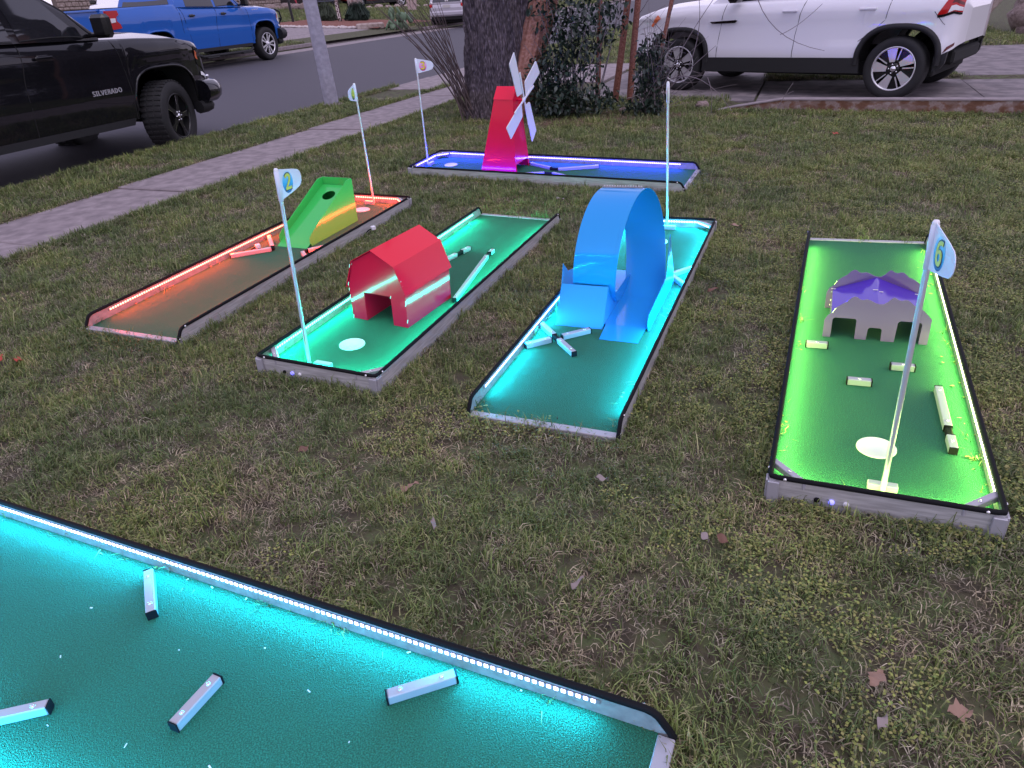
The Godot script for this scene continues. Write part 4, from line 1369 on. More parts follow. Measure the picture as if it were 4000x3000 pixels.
func make_pickup(called: String, label: String, paint: String, xf: Transform3D, black: bool):
	var t := thing(called, label, "pickup truck", xf)
	# x = 0 at the front axle, rear axle at -3.72
	var ar := 0.50 if black else 0.47
	var arches := [[0.0, 0.46, ar, 0.52, 3.2], [-3.72, 0.46, ar, 0.48, 3.2]]
	var s := {"arches": arches, "y0": 0.42, "y1": 1.36,
		"bot": [[-4.98, 0.62], [-4.9, 0.56], [-4.3, 0.50], [-3.0, 0.46], [-0.6, 0.455], [0.55, 0.50], [0.80, 0.52], [0.92, 0.56]],
		"top": [[-4.98, 1.44], [-2.98, 1.46], [-2.95, 1.42], [-2.6, 1.385], [-1.0, 1.345], [-0.9, 1.33], [-0.2, 1.30], [0.3, 1.265], [0.60, 1.215], [0.70, 1.19], [0.76, 1.10], [0.86, 1.0], [0.92, 0.90]],
		"hw": [[-4.98, 0.90], [-4.9, 0.985], [-4.6, 1.0], [-3.72, 1.02], [-3.1, 0.995], [-2.9, 0.99], [-0.7, 0.99], [-0.45, 1.0], [0.0, 1.02], [0.35, 1.01], [0.6, 0.965], [0.74, 0.92], [0.84, 0.84], [0.92, 0.72]],
		"crown": [[-4.98, 0.0], [-1.0, 0.0], [-0.85, 0.03], [0.3, 0.10], [0.7, 0.07], [0.92, 0.0]],
		"sec": [[0.0, 0.95], [0.12, 0.965], [0.30, 0.975], [0.40, 0.995], [0.46, 0.985], [0.66, 0.982], [0.72, 1.0], [0.80, 1.0], [0.9, 0.985], [1.0, 0.95]], "shoulder": 0.93}
	s.xs = stations(-4.98, 0.92, 0.10, arches, [-2.98, -2.95])
	var st := new_st()
	body(st, s)
	obj("body", st, M[paint], t)
	var c := {"arches": [], "y0": 1.36, "y1": 1.92,
		"bot": [[-2.96, 1.40], [-0.72, 1.32]], "top": [[-2.96, 1.44], [-2.90, 1.66], [-2.78, 1.86], [-2.5, 1.92], [-1.7, 1.93], [-1.35, 1.88], [-1.02, 1.66], [-0.72, 1.36]],
		"hw": [[-2.96, 0.92], [-2.7, 0.955], [-1.2, 0.955], [-0.72, 0.93]], "crown": [[-2.96, 0.01], [-1.7, 0.04], [-0.72, 0.03]],
		"sec": [[0.0, 1.0], [0.25, 0.965], [1.0, 0.77]], "shoulder": 0.95}
	c.xs = stations(-2.96, -0.72, 0.09, [])
	st = new_st()
	body(st, c)
	obj("cab_roof", st, M[paint], t)
	# bed floor seen over the rails: a dark recess laid on top
	st = new_st(-1)
	box(st, at(Vector3(-3.97, 1.452, 0)), Vector3(1.86, 0.012, 1.62), 0.003)
	obj("bed_cover", st, M.car_plastic, t)
	st = new_st()
	skin_patch_top(st, c, -1.26, -0.78, 0.80, 0.006)
	obj("windscreen", st, M.car_glass, t)
	st = new_st(-1)
	plate(st, [Vector3(-2.965, 1.47, -0.74), Vector3(-2.965, 1.47, 0.74), Vector3(-2.83, 1.82, 0.62), Vector3(-2.83, 1.82, -0.62)], 0.006, Vector3(-1, 0.3, 0))
	obj("rear_window", st, M.car_glass, t)
	for sg in [-1.0, 1.0]:
		for q in [[[-1.66, 0.04], [-0.92, 0.16], [-1.20, 0.84], [-1.66, 0.88]], [[-2.66, 0.04], [-1.74, 0.04], [-1.74, 0.88], [-2.60, 0.86]]]:
			st = new_st()
			skin_patch(st, c, q, sg, 0.004)
			obj("window", st, M.car_glass, t)
			st = new_st()
			seam(st, c, [[q[0][0], 0.03], [q[1][0], q[1][1] - 0.02]], sg, 0.009)
			obj("window_trim", st, M.car_plastic if black else M.car_gloss_black, t)
		st = new_st()
		seam(st, c, [[-0.80, 0.5], [-1.0, 0.93], [-1.36, 0.98], [-2.3, 0.985]], sg, 0.012)
		obj("drip_rail", st, M.car_plastic, t)
		for ln in [[[-0.53, 0.0], [-0.54, 0.6], [-0.60, 0.985]], [[-1.82, 0.0], [-1.79, 0.5], [-1.70, 0.99]], [[-2.66, 0.0], [-2.76, 0.35], [-2.80, 0.6], [-2.86, 0.985]]]:
			st = new_st()
			seam(st, s, ln, sg, 0.005)
			obj("door_seam", st, M.car_under, t)
		st = new_st()
		seam(st, s, [[-2.93, 0.1], [-2.93, 0.985]], sg, 0.006)
		obj("bed_gap", st, M.car_under, t)
		for hx in [-1.50, -2.58]:
			var p := body_point(s, hx, 0.82)
			st = new_st(-1)
			box(st, at(Vector3(hx, 1.205, sg * (p.z + 0.026))), Vector3(0.20, 0.035, 0.024), 0.009)
			box(st, at(Vector3(hx, 1.205, sg * (p.z + 0.006))), Vector3(0.13, 0.06, 0.02), 0.009)
			obj("door_handle", st, M.car_gloss_black, t)
		st = new_st(-1)
		side_panel(st, [[-3.1, 0.40], [-0.6, 0.40], [-0.56, 0.475], [-3.12, 0.48]], 0.93, sg, 0.05)
		obj("sill", st, M.car_plastic, t)
		if not black:
			st = new_st()
			tube(st, PackedVector3Array([Vector3(-2.75, 0.36, sg * 1.03), Vector3(-2.6, 0.30, sg * 1.06), Vector3(-0.85, 0.30, sg * 1.06), Vector3(-0.7, 0.36, sg * 1.03)]), 0.035, -1.0, 10)
			for q in [-2.3, -1.0]: box(st, at(Vector3(q, 0.27, sg * 1.07)), Vector3(0.42, 0.03, 0.12), 0.008)
			obj("side_step", st, M.car_plastic, t)
		for a in arches:
			st = new_st()
			arch_trim(st, s, a, sg, 0.014 if black else 0.02, 0.02)
			obj("arch_trim", st, M[paint], t)
		# lamps
		st = new_st()
		skin_patch(st, s, [[0.62, 0.62], [0.88, 0.50], [0.80, 0.86], [0.60, 0.93]], sg, 0.007)
		obj("headlamp", st, M.lamp_clear if not black else M.car_gloss_black, t)
		st = new_st()
		skin_patch(st, s, [[0.615, 0.72], [0.66, 0.70], [0.65, 0.82], [0.60, 0.85]], sg, 0.011)
		obj("side_marker", st, M.lamp_amber, t)
		st = new_st()
		skin_patch(st, s, [[0.64, 0.44], [0.86, 0.36], [0.86, 0.44], [0.66, 0.50]], sg, 0.011)
		obj("lower_lamp", st, M.lamp_clear, t)
		st = new_st(-1)
		side_panel(st, [[-4.99, 1.40], [-4.70, 1.40], [-4.68, 1.32], [-4.76, 1.28], [-4.77, 1.20], [-4.70, 1.14], [-4.68, 1.06], [-4.92, 1.04], [-4.98, 1.10]], 0.962, sg, 0.07)
		obj("tail_lamp", st, M.lamp_red, t)
		st = new_st(-1)
		side_panel(st, [[-4.93, 1.255], [-4.80, 1.255], [-4.81, 1.18], [-4.93, 1.17]], 0.972, sg, 0.07)
		obj("reversing_lens", st, M.lamp_clear, t)
		# door mirror on its stalk
		st = new_st(-1)
		box(st, Transform3D(Basis(Vector3.UP, sg * 0.12), Vector3(-0.82, 1.455, sg * 1.16)), Vector3(0.13, 0.23, 0.21), 0.035)
		box(st, at(Vector3(-0.80, 1.375, sg * 1.02)), Vector3(0.10, 0.05, 0.16), 0.015)
		obj("mirror", st, M.car_gloss_black, t)
		st = new_st(-1)
		side_panel(st, [[-4.40, 0.32], [-4.36, 0.32], [-4.36, 0.58], [-4.40, 0.58]], 0.88, sg, 0.2)
		obj("mud_flap", st, M.car_plastic, t)
	# front bumper, grille, rear bumper, tailgate
	st = new_st()
	var bp := PackedVector3Array()
	for i in 21:
		var a := PI * i / 20.0
		bp.append(Vector3(0.56 + 0.38 * pow(sin(a), 0.45), 0.62, 0.97 * cos(a)))
	tube(st, bp, 0.14, -1.0, 12)
	obj("front_bumper", st, M[paint] if black else M.car_plastic, t)
	st = new_st()
	var vp := PackedVector3Array()
	for p in bp: vp.append(Vector3(p.x - 0.07, 0.44, p.z * 0.95))
	tube(st, vp, 0.08, -1.0, 8)
	obj("air_dam", st, M.car_plastic, t)
	for sg in [-1.0, 1.0]:
		st = new_st(-1)
		box(st, Transform3D(Basis(Vector3.UP, sg * 0.5), Vector3(0.79, 0.775, sg * 0.80)), Vector3(0.12, 0.05, 0.18), 0.015)
		obj("bumper_corner", st, M.chrome if black else M.car_plastic, t)
	st = new_st(-1)
	box(st, at(Vector3(0.91, 0.93, 0)), Vector3(0.05, 0.32, 1.3), 0.02)
	obj("grille", st, M.car_gloss_black, t)
	st = new_st(-1)
	box(st, at(Vector3(-5.06, 0.62, 0)), Vector3(0.18, 0.18, 1.9), 0.03)
	obj("rear_bumper", st, M.chrome, t)
	st = new_st(-1)
	box(st, at(Vector3(-4.985, 1.08, 0)), Vector3(0.05, 0.66, 1.58), 0.02)
	box(st, at(Vector3(-5.0, 1.42, 0)), Vector3(0.10, 0.04, 1.60), 0.012)
	obj("tailgate", st, M[paint], t)
	if not black:
		# brush guard of black tube
		for sg in [-1.0, 1.0]:
			st = new_st()
			tube(st, PackedVector3Array([Vector3(0.98, 0.50, sg * 0.62), Vector3(1.02, 0.80, sg * 0.64), Vector3(1.02, 0.98, sg * 0.80), Vector3(0.92, 1.16, sg * 0.84), Vector3(0.80, 1.22, sg * 0.80)]), 0.022, -1.0, 8)
			tube(st, PackedVector3Array([Vector3(1.02, 0.98, sg * 0.80), Vector3(1.02, 0.99, 0)]), 0.02, -1.0, 8)
			tube(st, PackedVector3Array([Vector3(0.80, 1.22, sg * 0.80), Vector3(0.86, 1.22, 0)]), 0.02, -1.0, 8)
			obj("brush_guard", st, M.post_black, t)
	st = new_st(-1)
	box(st, at(Vector3(-2.0, 0.50, 0)), Vector3(5.6, 0.12, 1.3), 0.02)
	for x in [0.0, -3.72]: box(st, at(Vector3(x, 0.40, 0)), Vector3(0.12, 0.12, 1.5), 0.03)
	obj("underbody", st, M.car_under, t)
	wells(t, arches, 0.97)
	for a in arches:
		for sg in [-1.0, 1.0]:
			if black: wheel(t, Vector3(a[0], 0.405, sg * 0.89), 0.41, 0.262, 0.29, sg, "off_road", 0.30 if a[0] > -1.0 else 0.0)
			else: wheel(t, Vector3(a[0], 0.41, sg * 0.88), 0.41, 0.27, 0.27, sg, "silver")
	# lettering on the front doors, just ahead of the hinge line
	var words := TextMesh.new()
	words.text = "SILVERADO"
	var sf := SystemFont.new()
	sf.font_names = PackedStringArray(["Droid Sans"])
	sf.font_weight = 800
	words.font = sf
	words.font_size = 64
	words.pixel_size = 0.050 / 46.0
	words.depth = 0.006
	if black:
		for sg in [-1.0, 1.0]:
			var m := obj("door_lettering", words, M.lettering, t, Transform3D(Basis() if sg > 0 else Basis(Vector3.UP, PI), Vector3(-0.86, 0.80, sg * 0.983)))
			m.scale = Vector3(1.08, 1.0, 1.0)
	else:
		words.pixel_size = 0.035 / 46.0
		for sg in [-1.0, 1.0]:
			obj("hood_lettering", words, M.chrome, t, Transform3D(Basis() if sg > 0 else Basis(Vector3.UP, PI), Vector3(-0.25, 1.245, sg * 0.985)))
		# the same word is too small to read on this truck

func skin_patch_top(st: SurfaceTool, s: Dictionary, x0: float, x1: float, frac: float, lift: float):
	var rows := []
	for i in 9:
		var x := lerpf(x0, x1, i / 8.0)
		var e := body_point(s, x, 1.0)
		var cr: float = pl(s.crown, x)
		var row := PackedVector3Array()
		for j in 13:
			var q := lerpf(-frac, frac, j / 12.0) * 1.12
			row.append(Vector3(x + lift * 0.7, e.y + cr * (1.0 - q * q) + lift, e.z * q))
		rows.append(row)
	sheet(st, rows)

func make_hatchback():
	var f := Vector3(0.10, 0, -0.995)
	var t := thing("hatchback", "silver hatchback seen from behind, parked across the street beyond the tree trunk", "car", facing(street(0, 0) + Vector3(-1.78, 0.15, -34.3), f))
	var arches := [[0.55, 0.33, 0.36, 0.36, 2.2], [3.1, 0.33, 0.36, 0.36, 2.2]]
	var s := {"arches": arches, "y0": 0.3, "y1": 1.0, "bot": [[-0.25, 0.42], [0.0, 0.36], [3.6, 0.34], [3.85, 0.42]], "top": [[-0.25, 0.80], [-0.18, 0.92], [0.0, 0.98], [2.4, 0.96], [3.3, 0.86], [3.7, 0.72], [3.85, 0.6]],
		"hw": [[-0.25, 0.66], [-0.15, 0.76], [0.05, 0.83], [1.0, 0.85], [3.0, 0.84], [3.6, 0.72], [3.85, 0.5]], "crown": [[-0.25, 0.0], [2.4, 0.02], [3.85, 0.02]], "sec": [[0.0, 0.96], [0.5, 1.0], [1.0, 0.96]], "shoulder": 0.94}
	s.xs = stations(-0.25, 3.85, 0.12, arches)
	var st := new_st()
	body(st, s)
	obj("body", st, M.car_silver, t)
	var c := {"arches": [], "y0": 0.95, "y1": 1.5, "bot": [[-0.1, 0.95], [3.0, 0.92]], "top": [[-0.12, 1.0], [0.05, 1.25], [0.22, 1.44], [0.5, 1.5], [1.6, 1.52], [2.2, 1.36], [3.0, 0.94]], "hw": [[-0.12, 0.74], [0.3, 0.78], [2.0, 0.80], [3.0, 0.78]], "crown": [[-0.12, 0.01], [3.0, 0.03]], "sec": [[0.0, 1.0], [0.3, 0.97], [1.0, 0.78]], "shoulder": 0.95}
	c.xs = stations(-0.12, 3.0, 0.1, [])
	st = new_st()
	body(st, c)
	obj("roof", st, M.car_silver, t)
	st = new_st(-1)
	plate(st, [Vector3(-0.125, 1.03, -0.62), Vector3(-0.125, 1.03, 0.62), Vector3(0.17, 1.43, 0.54), Vector3(0.17, 1.43, -0.54)], 0.008, Vector3(-0.8, 0.6, 0))
	obj("rear_window", st, M.car_glass, t)
	for sg in [-1.0, 1.0]:
		st = new_st(-1)
		box(st, Transform3D(Basis(Vector3.UP, sg * 0.35), Vector3(-0.17, 0.88, sg * 0.69)), Vector3(0.10, 0.14, 0.16), 0.03)
		obj("tail_lamp", st, M.lamp_red, t)
		st = new_st(-1)
		box(st, Transform3D(Basis(Vector3.UP, sg * 0.35), Vector3(-0.13, 1.0, sg * 0.68)), Vector3(0.10, 0.10, 0.13), 0.03)
		obj("reversing_lens", st, M.lamp_clear, t)
		st = new_st()
		skin_patch(st, c, [[0.4, 0.06], [2.3, 0.08], [1.9, 0.8], [0.5, 0.8]], sg, 0.004)
		obj("window", st, M.car_glass, t)
	st = new_st(-1)
	box(st, at(Vector3(-0.26, 0.86, 0)), Vector3(0.012, 0.11, 0.32), 0.003)
	obj("number_plate", st, M.plate_white, t)
	st = new_st(-1)
	box(st, at(Vector3(-0.25, 0.58, 0)), Vector3(0.14, 0.20, 1.5), 0.05)
	obj("bumper", st, M.car_silver, t)
	st = new_st(-1)
	box(st, at(Vector3(-0.2, 0.40, 0)), Vector3(0.14, 0.16, 1.4), 0.03)
	box(st, at(Vector3(1.8, 0.3, 0)), Vector3(3.8, 0.14, 1.3), 0.03)
	obj("underbody", st, M.car_under, t)
	for b in [-0.04, 0.04]:
		st = new_st()
		lathe(st, [Vector2(0.035, 0), Vector2(0.035, 0.006), Vector2(0.0001, 0.007)], 12)
		obj("window_sticker", st, M.plate_white, t, Transform3D(Basis(Vector3(0, 0, 1), 0.95), Vector3(-0.115, 1.06, b)))
	for a in arches:
		for sg in [-1.0, 1.0]: wheel(t, Vector3(a[0], 0.31, sg * 0.73), 0.31, 0.2, 0.19, sg, "silver")

func make_vehicles():
	var f := Vector3(-0.7242, 0, -0.6896)
	var z := f.cross(Vector3.UP)
	make_suv("white_suv", "white suv with black wheel arch trim standing in the near driveway", "car_white", facing(Vector3(5.599, -0.03, -9.83), f))
	f = SU
	z = f.cross(Vector3.UP)
	make_pickup("black_pickup", "black pickup truck with black wheels at the near kerb, cut by the photo's left edge", "car_black", facing(Vector3(-3.975, -0.12, -9.301) - z * 1.035, f), true)
	var p := Vector3(-6.105, 0.125, -21.339) - z * 1.015
	make_pickup("blue_pickup", "blue pickup truck with silver wheels parked across the street", "car_blue", facing(p, f), false)
	make_hatchback()
	var d := (Vector3(-8.6, 0, -54.98) - Vector3(-6.13, 0, -56.1)).normalized()
	make_suv("red_car", "dark red car far up the yard, only its wheels and sills in the photo", "car_red", facing(Vector3(-6.13, 0.93, -56.1) - d.cross(Vector3.UP) * -0.97, d), false)
	make_suv("white_car", "white car in the far driveway, mostly hidden behind the blue pickup", "car_white", facing(street(23.6, -25.2, 0.70), Vector3(0.25, 0, 0.968)), false)

# ------------------------------------------------------------------ plants round the tree
func blade_mesh(n: int, spread: float, h0: float, h1: float, w: float, lean: float, seed_: int, cols: Array, round_leaf := false) -> ArrayMesh:
	var r := RandomNumberGenerator.new()
	r.seed = seed_
	var st := new_st(-1)
	for i in n:
		var a := r.randf() * TAU
		var d := sqrt(r.randf()) * spread
		var b := Vector3(cos(a) * d, -0.004, sin(a) * d)
		var h := r.randf_range(h0, h1)
		var t := r.randf() * TAU
		var l := r.randf_range(0.2, 1.0) * lean * h
		var dir := Vector3(cos(t), 0, sin(t))
		var s := dir.cross(Vector3.UP) * w * r.randf_range(0.6, 1.2) * 0.5
		var c: Color = cols[r.randi() % cols.size()]
		c = c * r.randf_range(0.75, 1.25)
		st.set_color(c)
		if round_leaf:
			# a small round leaf on a thin stalk
			var m := b + Vector3(0, h, 0) + dir * l
			var u := (dir + Vector3(0, r.randf_range(-0.3, 0.5), 0)).normalized() * w
			var v := u.cross(Vector3(0, 1, 0)).normalized() * w * 0.8
			quad(st, m - u, m + v, m + u, m - v)
			quad(st, b - s * 0.12, b + s * 0.12, m + s * 0.12, m - s * 0.12)
		else:
			var m := b + Vector3(0, h * 0.6, 0) + dir * l * 0.35
			var e := b + Vector3(0, h * (1.0 - 0.25 * lean), 0) + dir * l
			quad(st, b - s, b + s, m + s * 0.8, m - s * 0.8)
			tri(st, m - s * 0.8, m + s * 0.8, e)
	return mesh_of(st)

func scatter(called: String, mesh: Mesh, mat: Material, xf: Array, cols: Array, parent: Node = null) -> MultiMeshInstance3D:
	var mm := MultiMesh.new()
	mm.transform_format = MultiMesh.TRANSFORM_3D
	mm.use_colors = true
	mm.mesh = mesh
	mm.instance_count = xf.size()
	for i in xf.size():
		mm.set_instance_transform(i, xf[i])
		mm.set_instance_color(i, cols[i])
	var o := MultiMeshInstance3D.new()
	o.multimesh = mm
	o.material_override = mat
	if parent:
		o.name = called
		parent.add_child(o, true)
	else:
		o.name = numbered(called)
		add_child(o)
	o.set_meta("kind", "stuff")
	return o

func leaf_mesh(len: float, w: float) -> ArrayMesh:
	var st := new_st(0)
	var rows := []
	for i in 5:
		var t := i / 4.0
		var half: float = w * [0.06, 0.78, 1.0, 0.62, 0.02][i]
		var bend := -0.22 * len * t * t
		rows.append(PackedVector3Array([Vector3(len * t, bend + half * 0.25, -half), Vector3(len * t, bend, 0), Vector3(len * t, bend + half * 0.25, half)]))
	sheet(st, rows)
	return mesh_of(st)

func curve(a: Vector3, b: Vector3, c: Vector3, n := 10) -> PackedVector3Array:
	var out := PackedVector3Array()
	for i in n + 1:
		var t := float(i) / n
		out.append(a.lerp(b, t).lerp(b.lerp(c, t), t))
	return out

func trunk_skin(base: Vector3, top: Vector3, r0: float, r1: float, flare: float, amp: float, seed_: int, rows_n := 150, sides := 150) -> SurfaceTool:
	var nz := FastNoiseLite.new()
	nz.seed = seed_
	nz.noise_type = FastNoiseLite.TYPE_SIMPLEX
	nz.fractal_type = FastNoiseLite.FRACTAL_RIDGED
	nz.fractal_octaves = 3
	nz.frequency = 1.0
	var lump := FastNoiseLite.new()
	lump.seed = seed_ + 1
	lump.frequency = 1.0
	var st := new_st()
	var rows := []
	for i in rows_n + 1:
		var t := float(i) / rows_n
		var c := base.lerp(top, t)
		var r := lerpf(r0, r1, t) + flare * exp(-t * (top - base).length() * 3.2)
		var row := PackedVector3Array()
		for k in sides:
			var a := TAU * k / sides
			var q := Vector3(cos(a), 0, sin(a))
			var big := lump.get_noise_3d(q.x * 1.3, c.y * 0.5, q.z * 1.3) * r * 0.30
			var rid := nz.get_noise_3d(q.x * r * 5.5, c.y * 0.75 + lump.get_noise_3d(q.x * 3.0, c.y, q.z * 3.0) * 0.5, q.z * r * 5.5)
			row.append(c + q * (r + big + amp * rid))
		rows.append(row)
	sheet(st, rows, true)
	return st

func make_plants():
	var r := RandomNumberGenerator.new()
	r.seed = 31
	# --- the big trunk
	var t := thing("tree", "thick furrowed tree trunk with a peeled reddish stem, behind the windmill", "tree", at(Vector3(0.10, 0, -9.72)))
	obj("trunk", trunk_skin(Vector3(0, -0.08, 0), Vector3(-0.04, 4.6, -0.1), 0.375, 0.35, 0.13, 0.055, 5), M.bark, t)
	obj("second_stem", trunk_skin(Vector3(0.16, -0.08, 0.24), Vector3(1.42, 4.0, 0.05), 0.15, 0.16, 0.07, 0.022, 9, 80, 60), M.bare_wood, t)
	for q in [[Vector3(-0.05, 4.4, -0.1), Vector3(-0.5, 5.4, 0.1), Vector3(-1.4, 6.3, 0.2), 0.26], [Vector3(-0.02, 4.4, -0.1), Vector3(0.3, 5.6, -0.3), Vector3(0.6, 6.6, -0.8), 0.24], [Vector3(1.1, 3.9, -0.15), Vector3(1.5, 5.0, 0.1), Vector3(2.2, 6.0, 0.5), 0.13]]:
		var st := new_st()
		tube(st, curve(q[0], q[1], q[2]), q[3], q[3] * 0.35, 14)
		obj("limb", st, M.bark, t)
	for i in 30:
		# whip-like shoots from the foot of the trunk, leaning out over the lawn and the street side
		var a := r.randf_range(2.5, 4.2)
		var b := Vector3(cos(a) * r.randf_range(0.40, 0.52), r.randf_range(0.0, 0.22), -sin(a) * 0.25 + r.randf_range(0.12, 0.34))
		b.x = r.randf_range(-0.52, -0.36)
		var L := r.randf_range(0.9, 1.9)
		var out := r.randf_range(0.12, 0.80) * L
		var m := b + Vector3(-out * 0.28, L * 0.45, r.randf_range(-0.1, 0.15))
		var e := b + Vector3(-out, L * r.randf_range(0.75, 1.05), r.randf_range(-0.3, 0.3))
		var st := new_st()
		tube(st, curve(b, m, e, 9), r.randf_range(0.006, 0.013), 0.002, 6)
		obj("shoot", st, M.twig, t)
		if i % 2 == 0:
			st = new_st()
			var p := b.lerp(m, 0.5).lerp(m.lerp(e, 0.5), 0.5)
			tube(st, curve(p, p + Vector3(-0.08, 0.16, 0.03), p + Vector3(-r.randf_range(0.1, 0.3), r.randf_range(0.25, 0.5), r.randf_range(-0.1, 0.1)), 6), 0.005, 0.0015, 5)
			obj("shoot", st, M.twig, t)
	# --- slim reddish stems in the shrub
	for q in [[Vector3(1.68, 0, -10.22), Vector3(1.75, 0.5, -10.23), Vector3(1.90, 1.9, -10.2), 0.047, "left slim reddish stem of the close pair before the white suv's nose"], [Vector3(1.87, 0, -10.12), Vector3(1.89, 0.6, -10.12), Vector3(1.99, 1.9, -10.1), 0.045, "right slim reddish stem of the close pair before the white suv's nose"], [Vector3(1.40, 0, -9.95), Vector3(1.42, 0.5, -10.0), Vector3(1.44, 1.7, -10.0), 0.036, "slim upright stem between the tree trunk and the pair of reddish stems"], [Vector3(1.98, 0.0, -9.30), Vector3(2.06, 0.4, -9.36), Vector3(2.28, 1.7, -9.34), 0.028, "thin leaning reddish stem in front of the white suv's front wheel"]]:
		var o := thing("slim_tree", q[4], "tree", at(q[0]), "slim stems beside the trunk")
		var st := new_st()
		tube(st, curve(Vector3.ZERO, q[1] - q[0], q[2] - q[0], 8), q[3], q[3] * 0.85, 12)
		obj("trunk", st, M.stem_bark, o)
		for k in 3:
			var a: Vector3 = (q[2] - q[0]) * r.randf_range(0.35, 0.9)
			st = new_st()
			tube(st, curve(a, a + Vector3(r.randf_range(-0.15, 0.15), 0.12, 0.1), a + Vector3(r.randf_range(-0.4, 0.4), r.randf_range(0.2, 0.5), r.randf_range(0.0, 0.25)), 6), 0.006, 0.002, 5)
			obj("branch", st, M.twig_grey, o)
	# --- evergreen shrub
	var lf := leaf_mesh(0.075, 0.019)
	for sh in [["evergreen shrub with dark pointed leaves filling the gap right of the tree trunk", Vector3(1.0, 0, -9.2), [[-0.30, 0.42, 0.0, 0.34, 0.42, 0.28, 900], [0.05, 0.85, -0.1, 0.42, 0.55, 0.32, 900], [0.38, 1.15, -0.3, 0.40, 0.42, 0.3, 420], [-0.02, 0.22, 0.12, 0.62, 0.22, 0.28, 850], [-0.25, 1.25, -0.2, 0.30, 0.4, 0.3, 350]]], ["smaller dark leafy shrub clump before the white suv's front wheel", Vector3(1.90, 0, -8.95), [[0.0, 0.42, 0.0, 0.22, 0.36, 0.2, 620], [0.02, 0.72, -0.05, 0.2, 0.22, 0.18, 150], [-0.05, 0.12, 0.05, 0.30, 0.13, 0.22, 260]]]]:
		var o := thing("shrub", sh[0], "shrub", at(sh[1]))
		var xs := []
		var cs := []
		for e in sh[2]:
			for i in e[6]:
				var d := Vector3(r.randfn(), r.randfn(), r.randfn())
				d = d.normalized() * pow(r.randf(), 0.45)
				var p := Vector3(e[0] + d.x * e[3], maxf(0.015, e[1] + d.y * e[4]), e[2] + d.z * e[5])
				var b := Basis(Vector3.UP, r.randf() * TAU) * Basis(Vector3(0, 0, 1), r.randf_range(-1.3, 0.25)) * Basis(Vector3(1, 0, 0), r.randf_range(-0.8, 0.8))
				xs.append(Transform3D(b.scaled(Vector3.ONE * r.randf_range(0.55, 1.2)), p))
				var g := r.randf_range(0.6, 1.35)
				cs.append(Color(0.030 * g, 0.052 * g, 0.036 * g).lerp(Color(0.085, 0.11, 0.05), 0.6 if r.randf() < 0.06 else 0.0))
		scatter("foliage", lf, M.leaf, xs, cs, o)
		for i in 30:
			var e: Array = sh[2][i % sh[2].size()]
			var a := Vector3(e[0] * 0.5 + r.randf_range(-0.15, 0.15), 0, e[2] * 0.5 + r.randf_range(-0.1, 0.1))
			var c := Vector3(e[0] + r.randf_range(-0.9, 0.9) * e[3], e[1] + r.randf_range(0.2, 1.1) * e[4], e[2] + r.randf_range(-0.8, 0.8) * e[5])
			var st := new_st()
			tube(st, curve(a, a.lerp(c, 0.5) + Vector3(r.randf_range(-0.1, 0.1), 0.15, r.randf_range(-0.1, 0.1)), c, 7), 0.008, 0.003, 6)
			obj("stem", st, M.twig_grey, o)
	# --- bare twigs that reach out in front of the suv
	var tw := thing("bare_twigs", "tangle of bare leafless twigs reaching in front of the white suv", "branches", at(Vector3(1.95, 0, -8.9)))
	var fixed := [
		[Vector3(0.02, 0.30, -0.05), Vector3(0.42, 0.66, 0.15), Vector3(0.82, 0.06, 0.42), 0.008],
		[Vector3(0.90, 1.62, 0.35), Vector3(0.95, 0.82, 0.38), Vector3(1.72, 0.66, 0.62), 0.0055],
		[Vector3(1.25, 0.84, 0.5), Vector3(1.42, 0.9, 0.55), Vector3(1.62, 1.12, 0.62), 0.0035],
		[Vector3(0.3, 1.45, 0.1), Vector3(0.9, 1.12, 0.3), Vector3(1.25, 1.3, 0.4), 0.006],
		[Vector3(0.05, 0.25, 0.05), Vector3(0.25, 0.8, 0.1), Vector3(0.75, 1.5, 0.3), 0.006],
		[Vector3(0.05, 0.2, 0.0), Vector3(0.35, 0.5, 0.1), Vector3(0.62, 0.75, 0.25), 0.008],
		[Vector3(0.36, 0.55, 0.12), Vector3(0.5, 0.95, 0.2), Vector3(0.36, 1.4, 0.2), 0.006],
		[Vector3(0.55, 0.42, 0.25), Vector3(0.62, 0.28, 0.3), Vector3(0.6, 0.05, 0.35), 0.005],
		[Vector3(1.32, 0.05, 0.5), Vector3(1.38, 0.2, 0.5), Vector3(1.46, 0.34, 0.52), 0.004],
		[Vector3(1.38, 0.2, 0.5), Vector3(1.42, 0.22, 0.5), Vector3(1.48, 0.25, 0.52), 0.003]]
	for q in fixed:
		var st := new_st()
		tube(st, curve(q[0], q[1], q[2], 10), q[3], 0.0025, 6)
		obj("twig", st, M.twig_grey, tw)
	for i in 38:
		var b := Vector3(r.randf_range(-0.15, 0.15), r.randf_range(0.05, 0.5), r.randf_range(-0.1, 0.1))
		var L := r.randf_range(0.35, 0.95)
		var a := r.randf_range(0.1, 1.9)
		var e := b + Vector3(cos(a) * L * 0.9, sin(a) * L, r.randf_range(-0.1, 0.35))
		e.y = maxf(e.y, 0.03)
		var m := b.lerp(e, 0.5) + Vector3(r.randf_range(-0.12, 0.12), r.randf_range(-0.05, 0.15), r.randf_range(-0.08, 0.08))
		var st := new_st()
		tube(st, curve(b, m, e, 7), r.randf_range(0.0022, 0.0045), 0.001, 5)
		obj("twig", st, M.twig_grey if i % 3 else M.twig, tw)
		if i % 2 == 0:
			st = new_st()
			tube(st, curve(m, m + Vector3(0.08, r.randf_range(-0.08, 0.1), 0.02), m + Vector3(r.randf_range(0.05, 0.3), r.randf_range(-0.15, 0.2), r.randf_range(-0.05, 0.1)), 5), 0.003, 0.001, 4)
			obj("twig", st, M.twig_grey, tw)
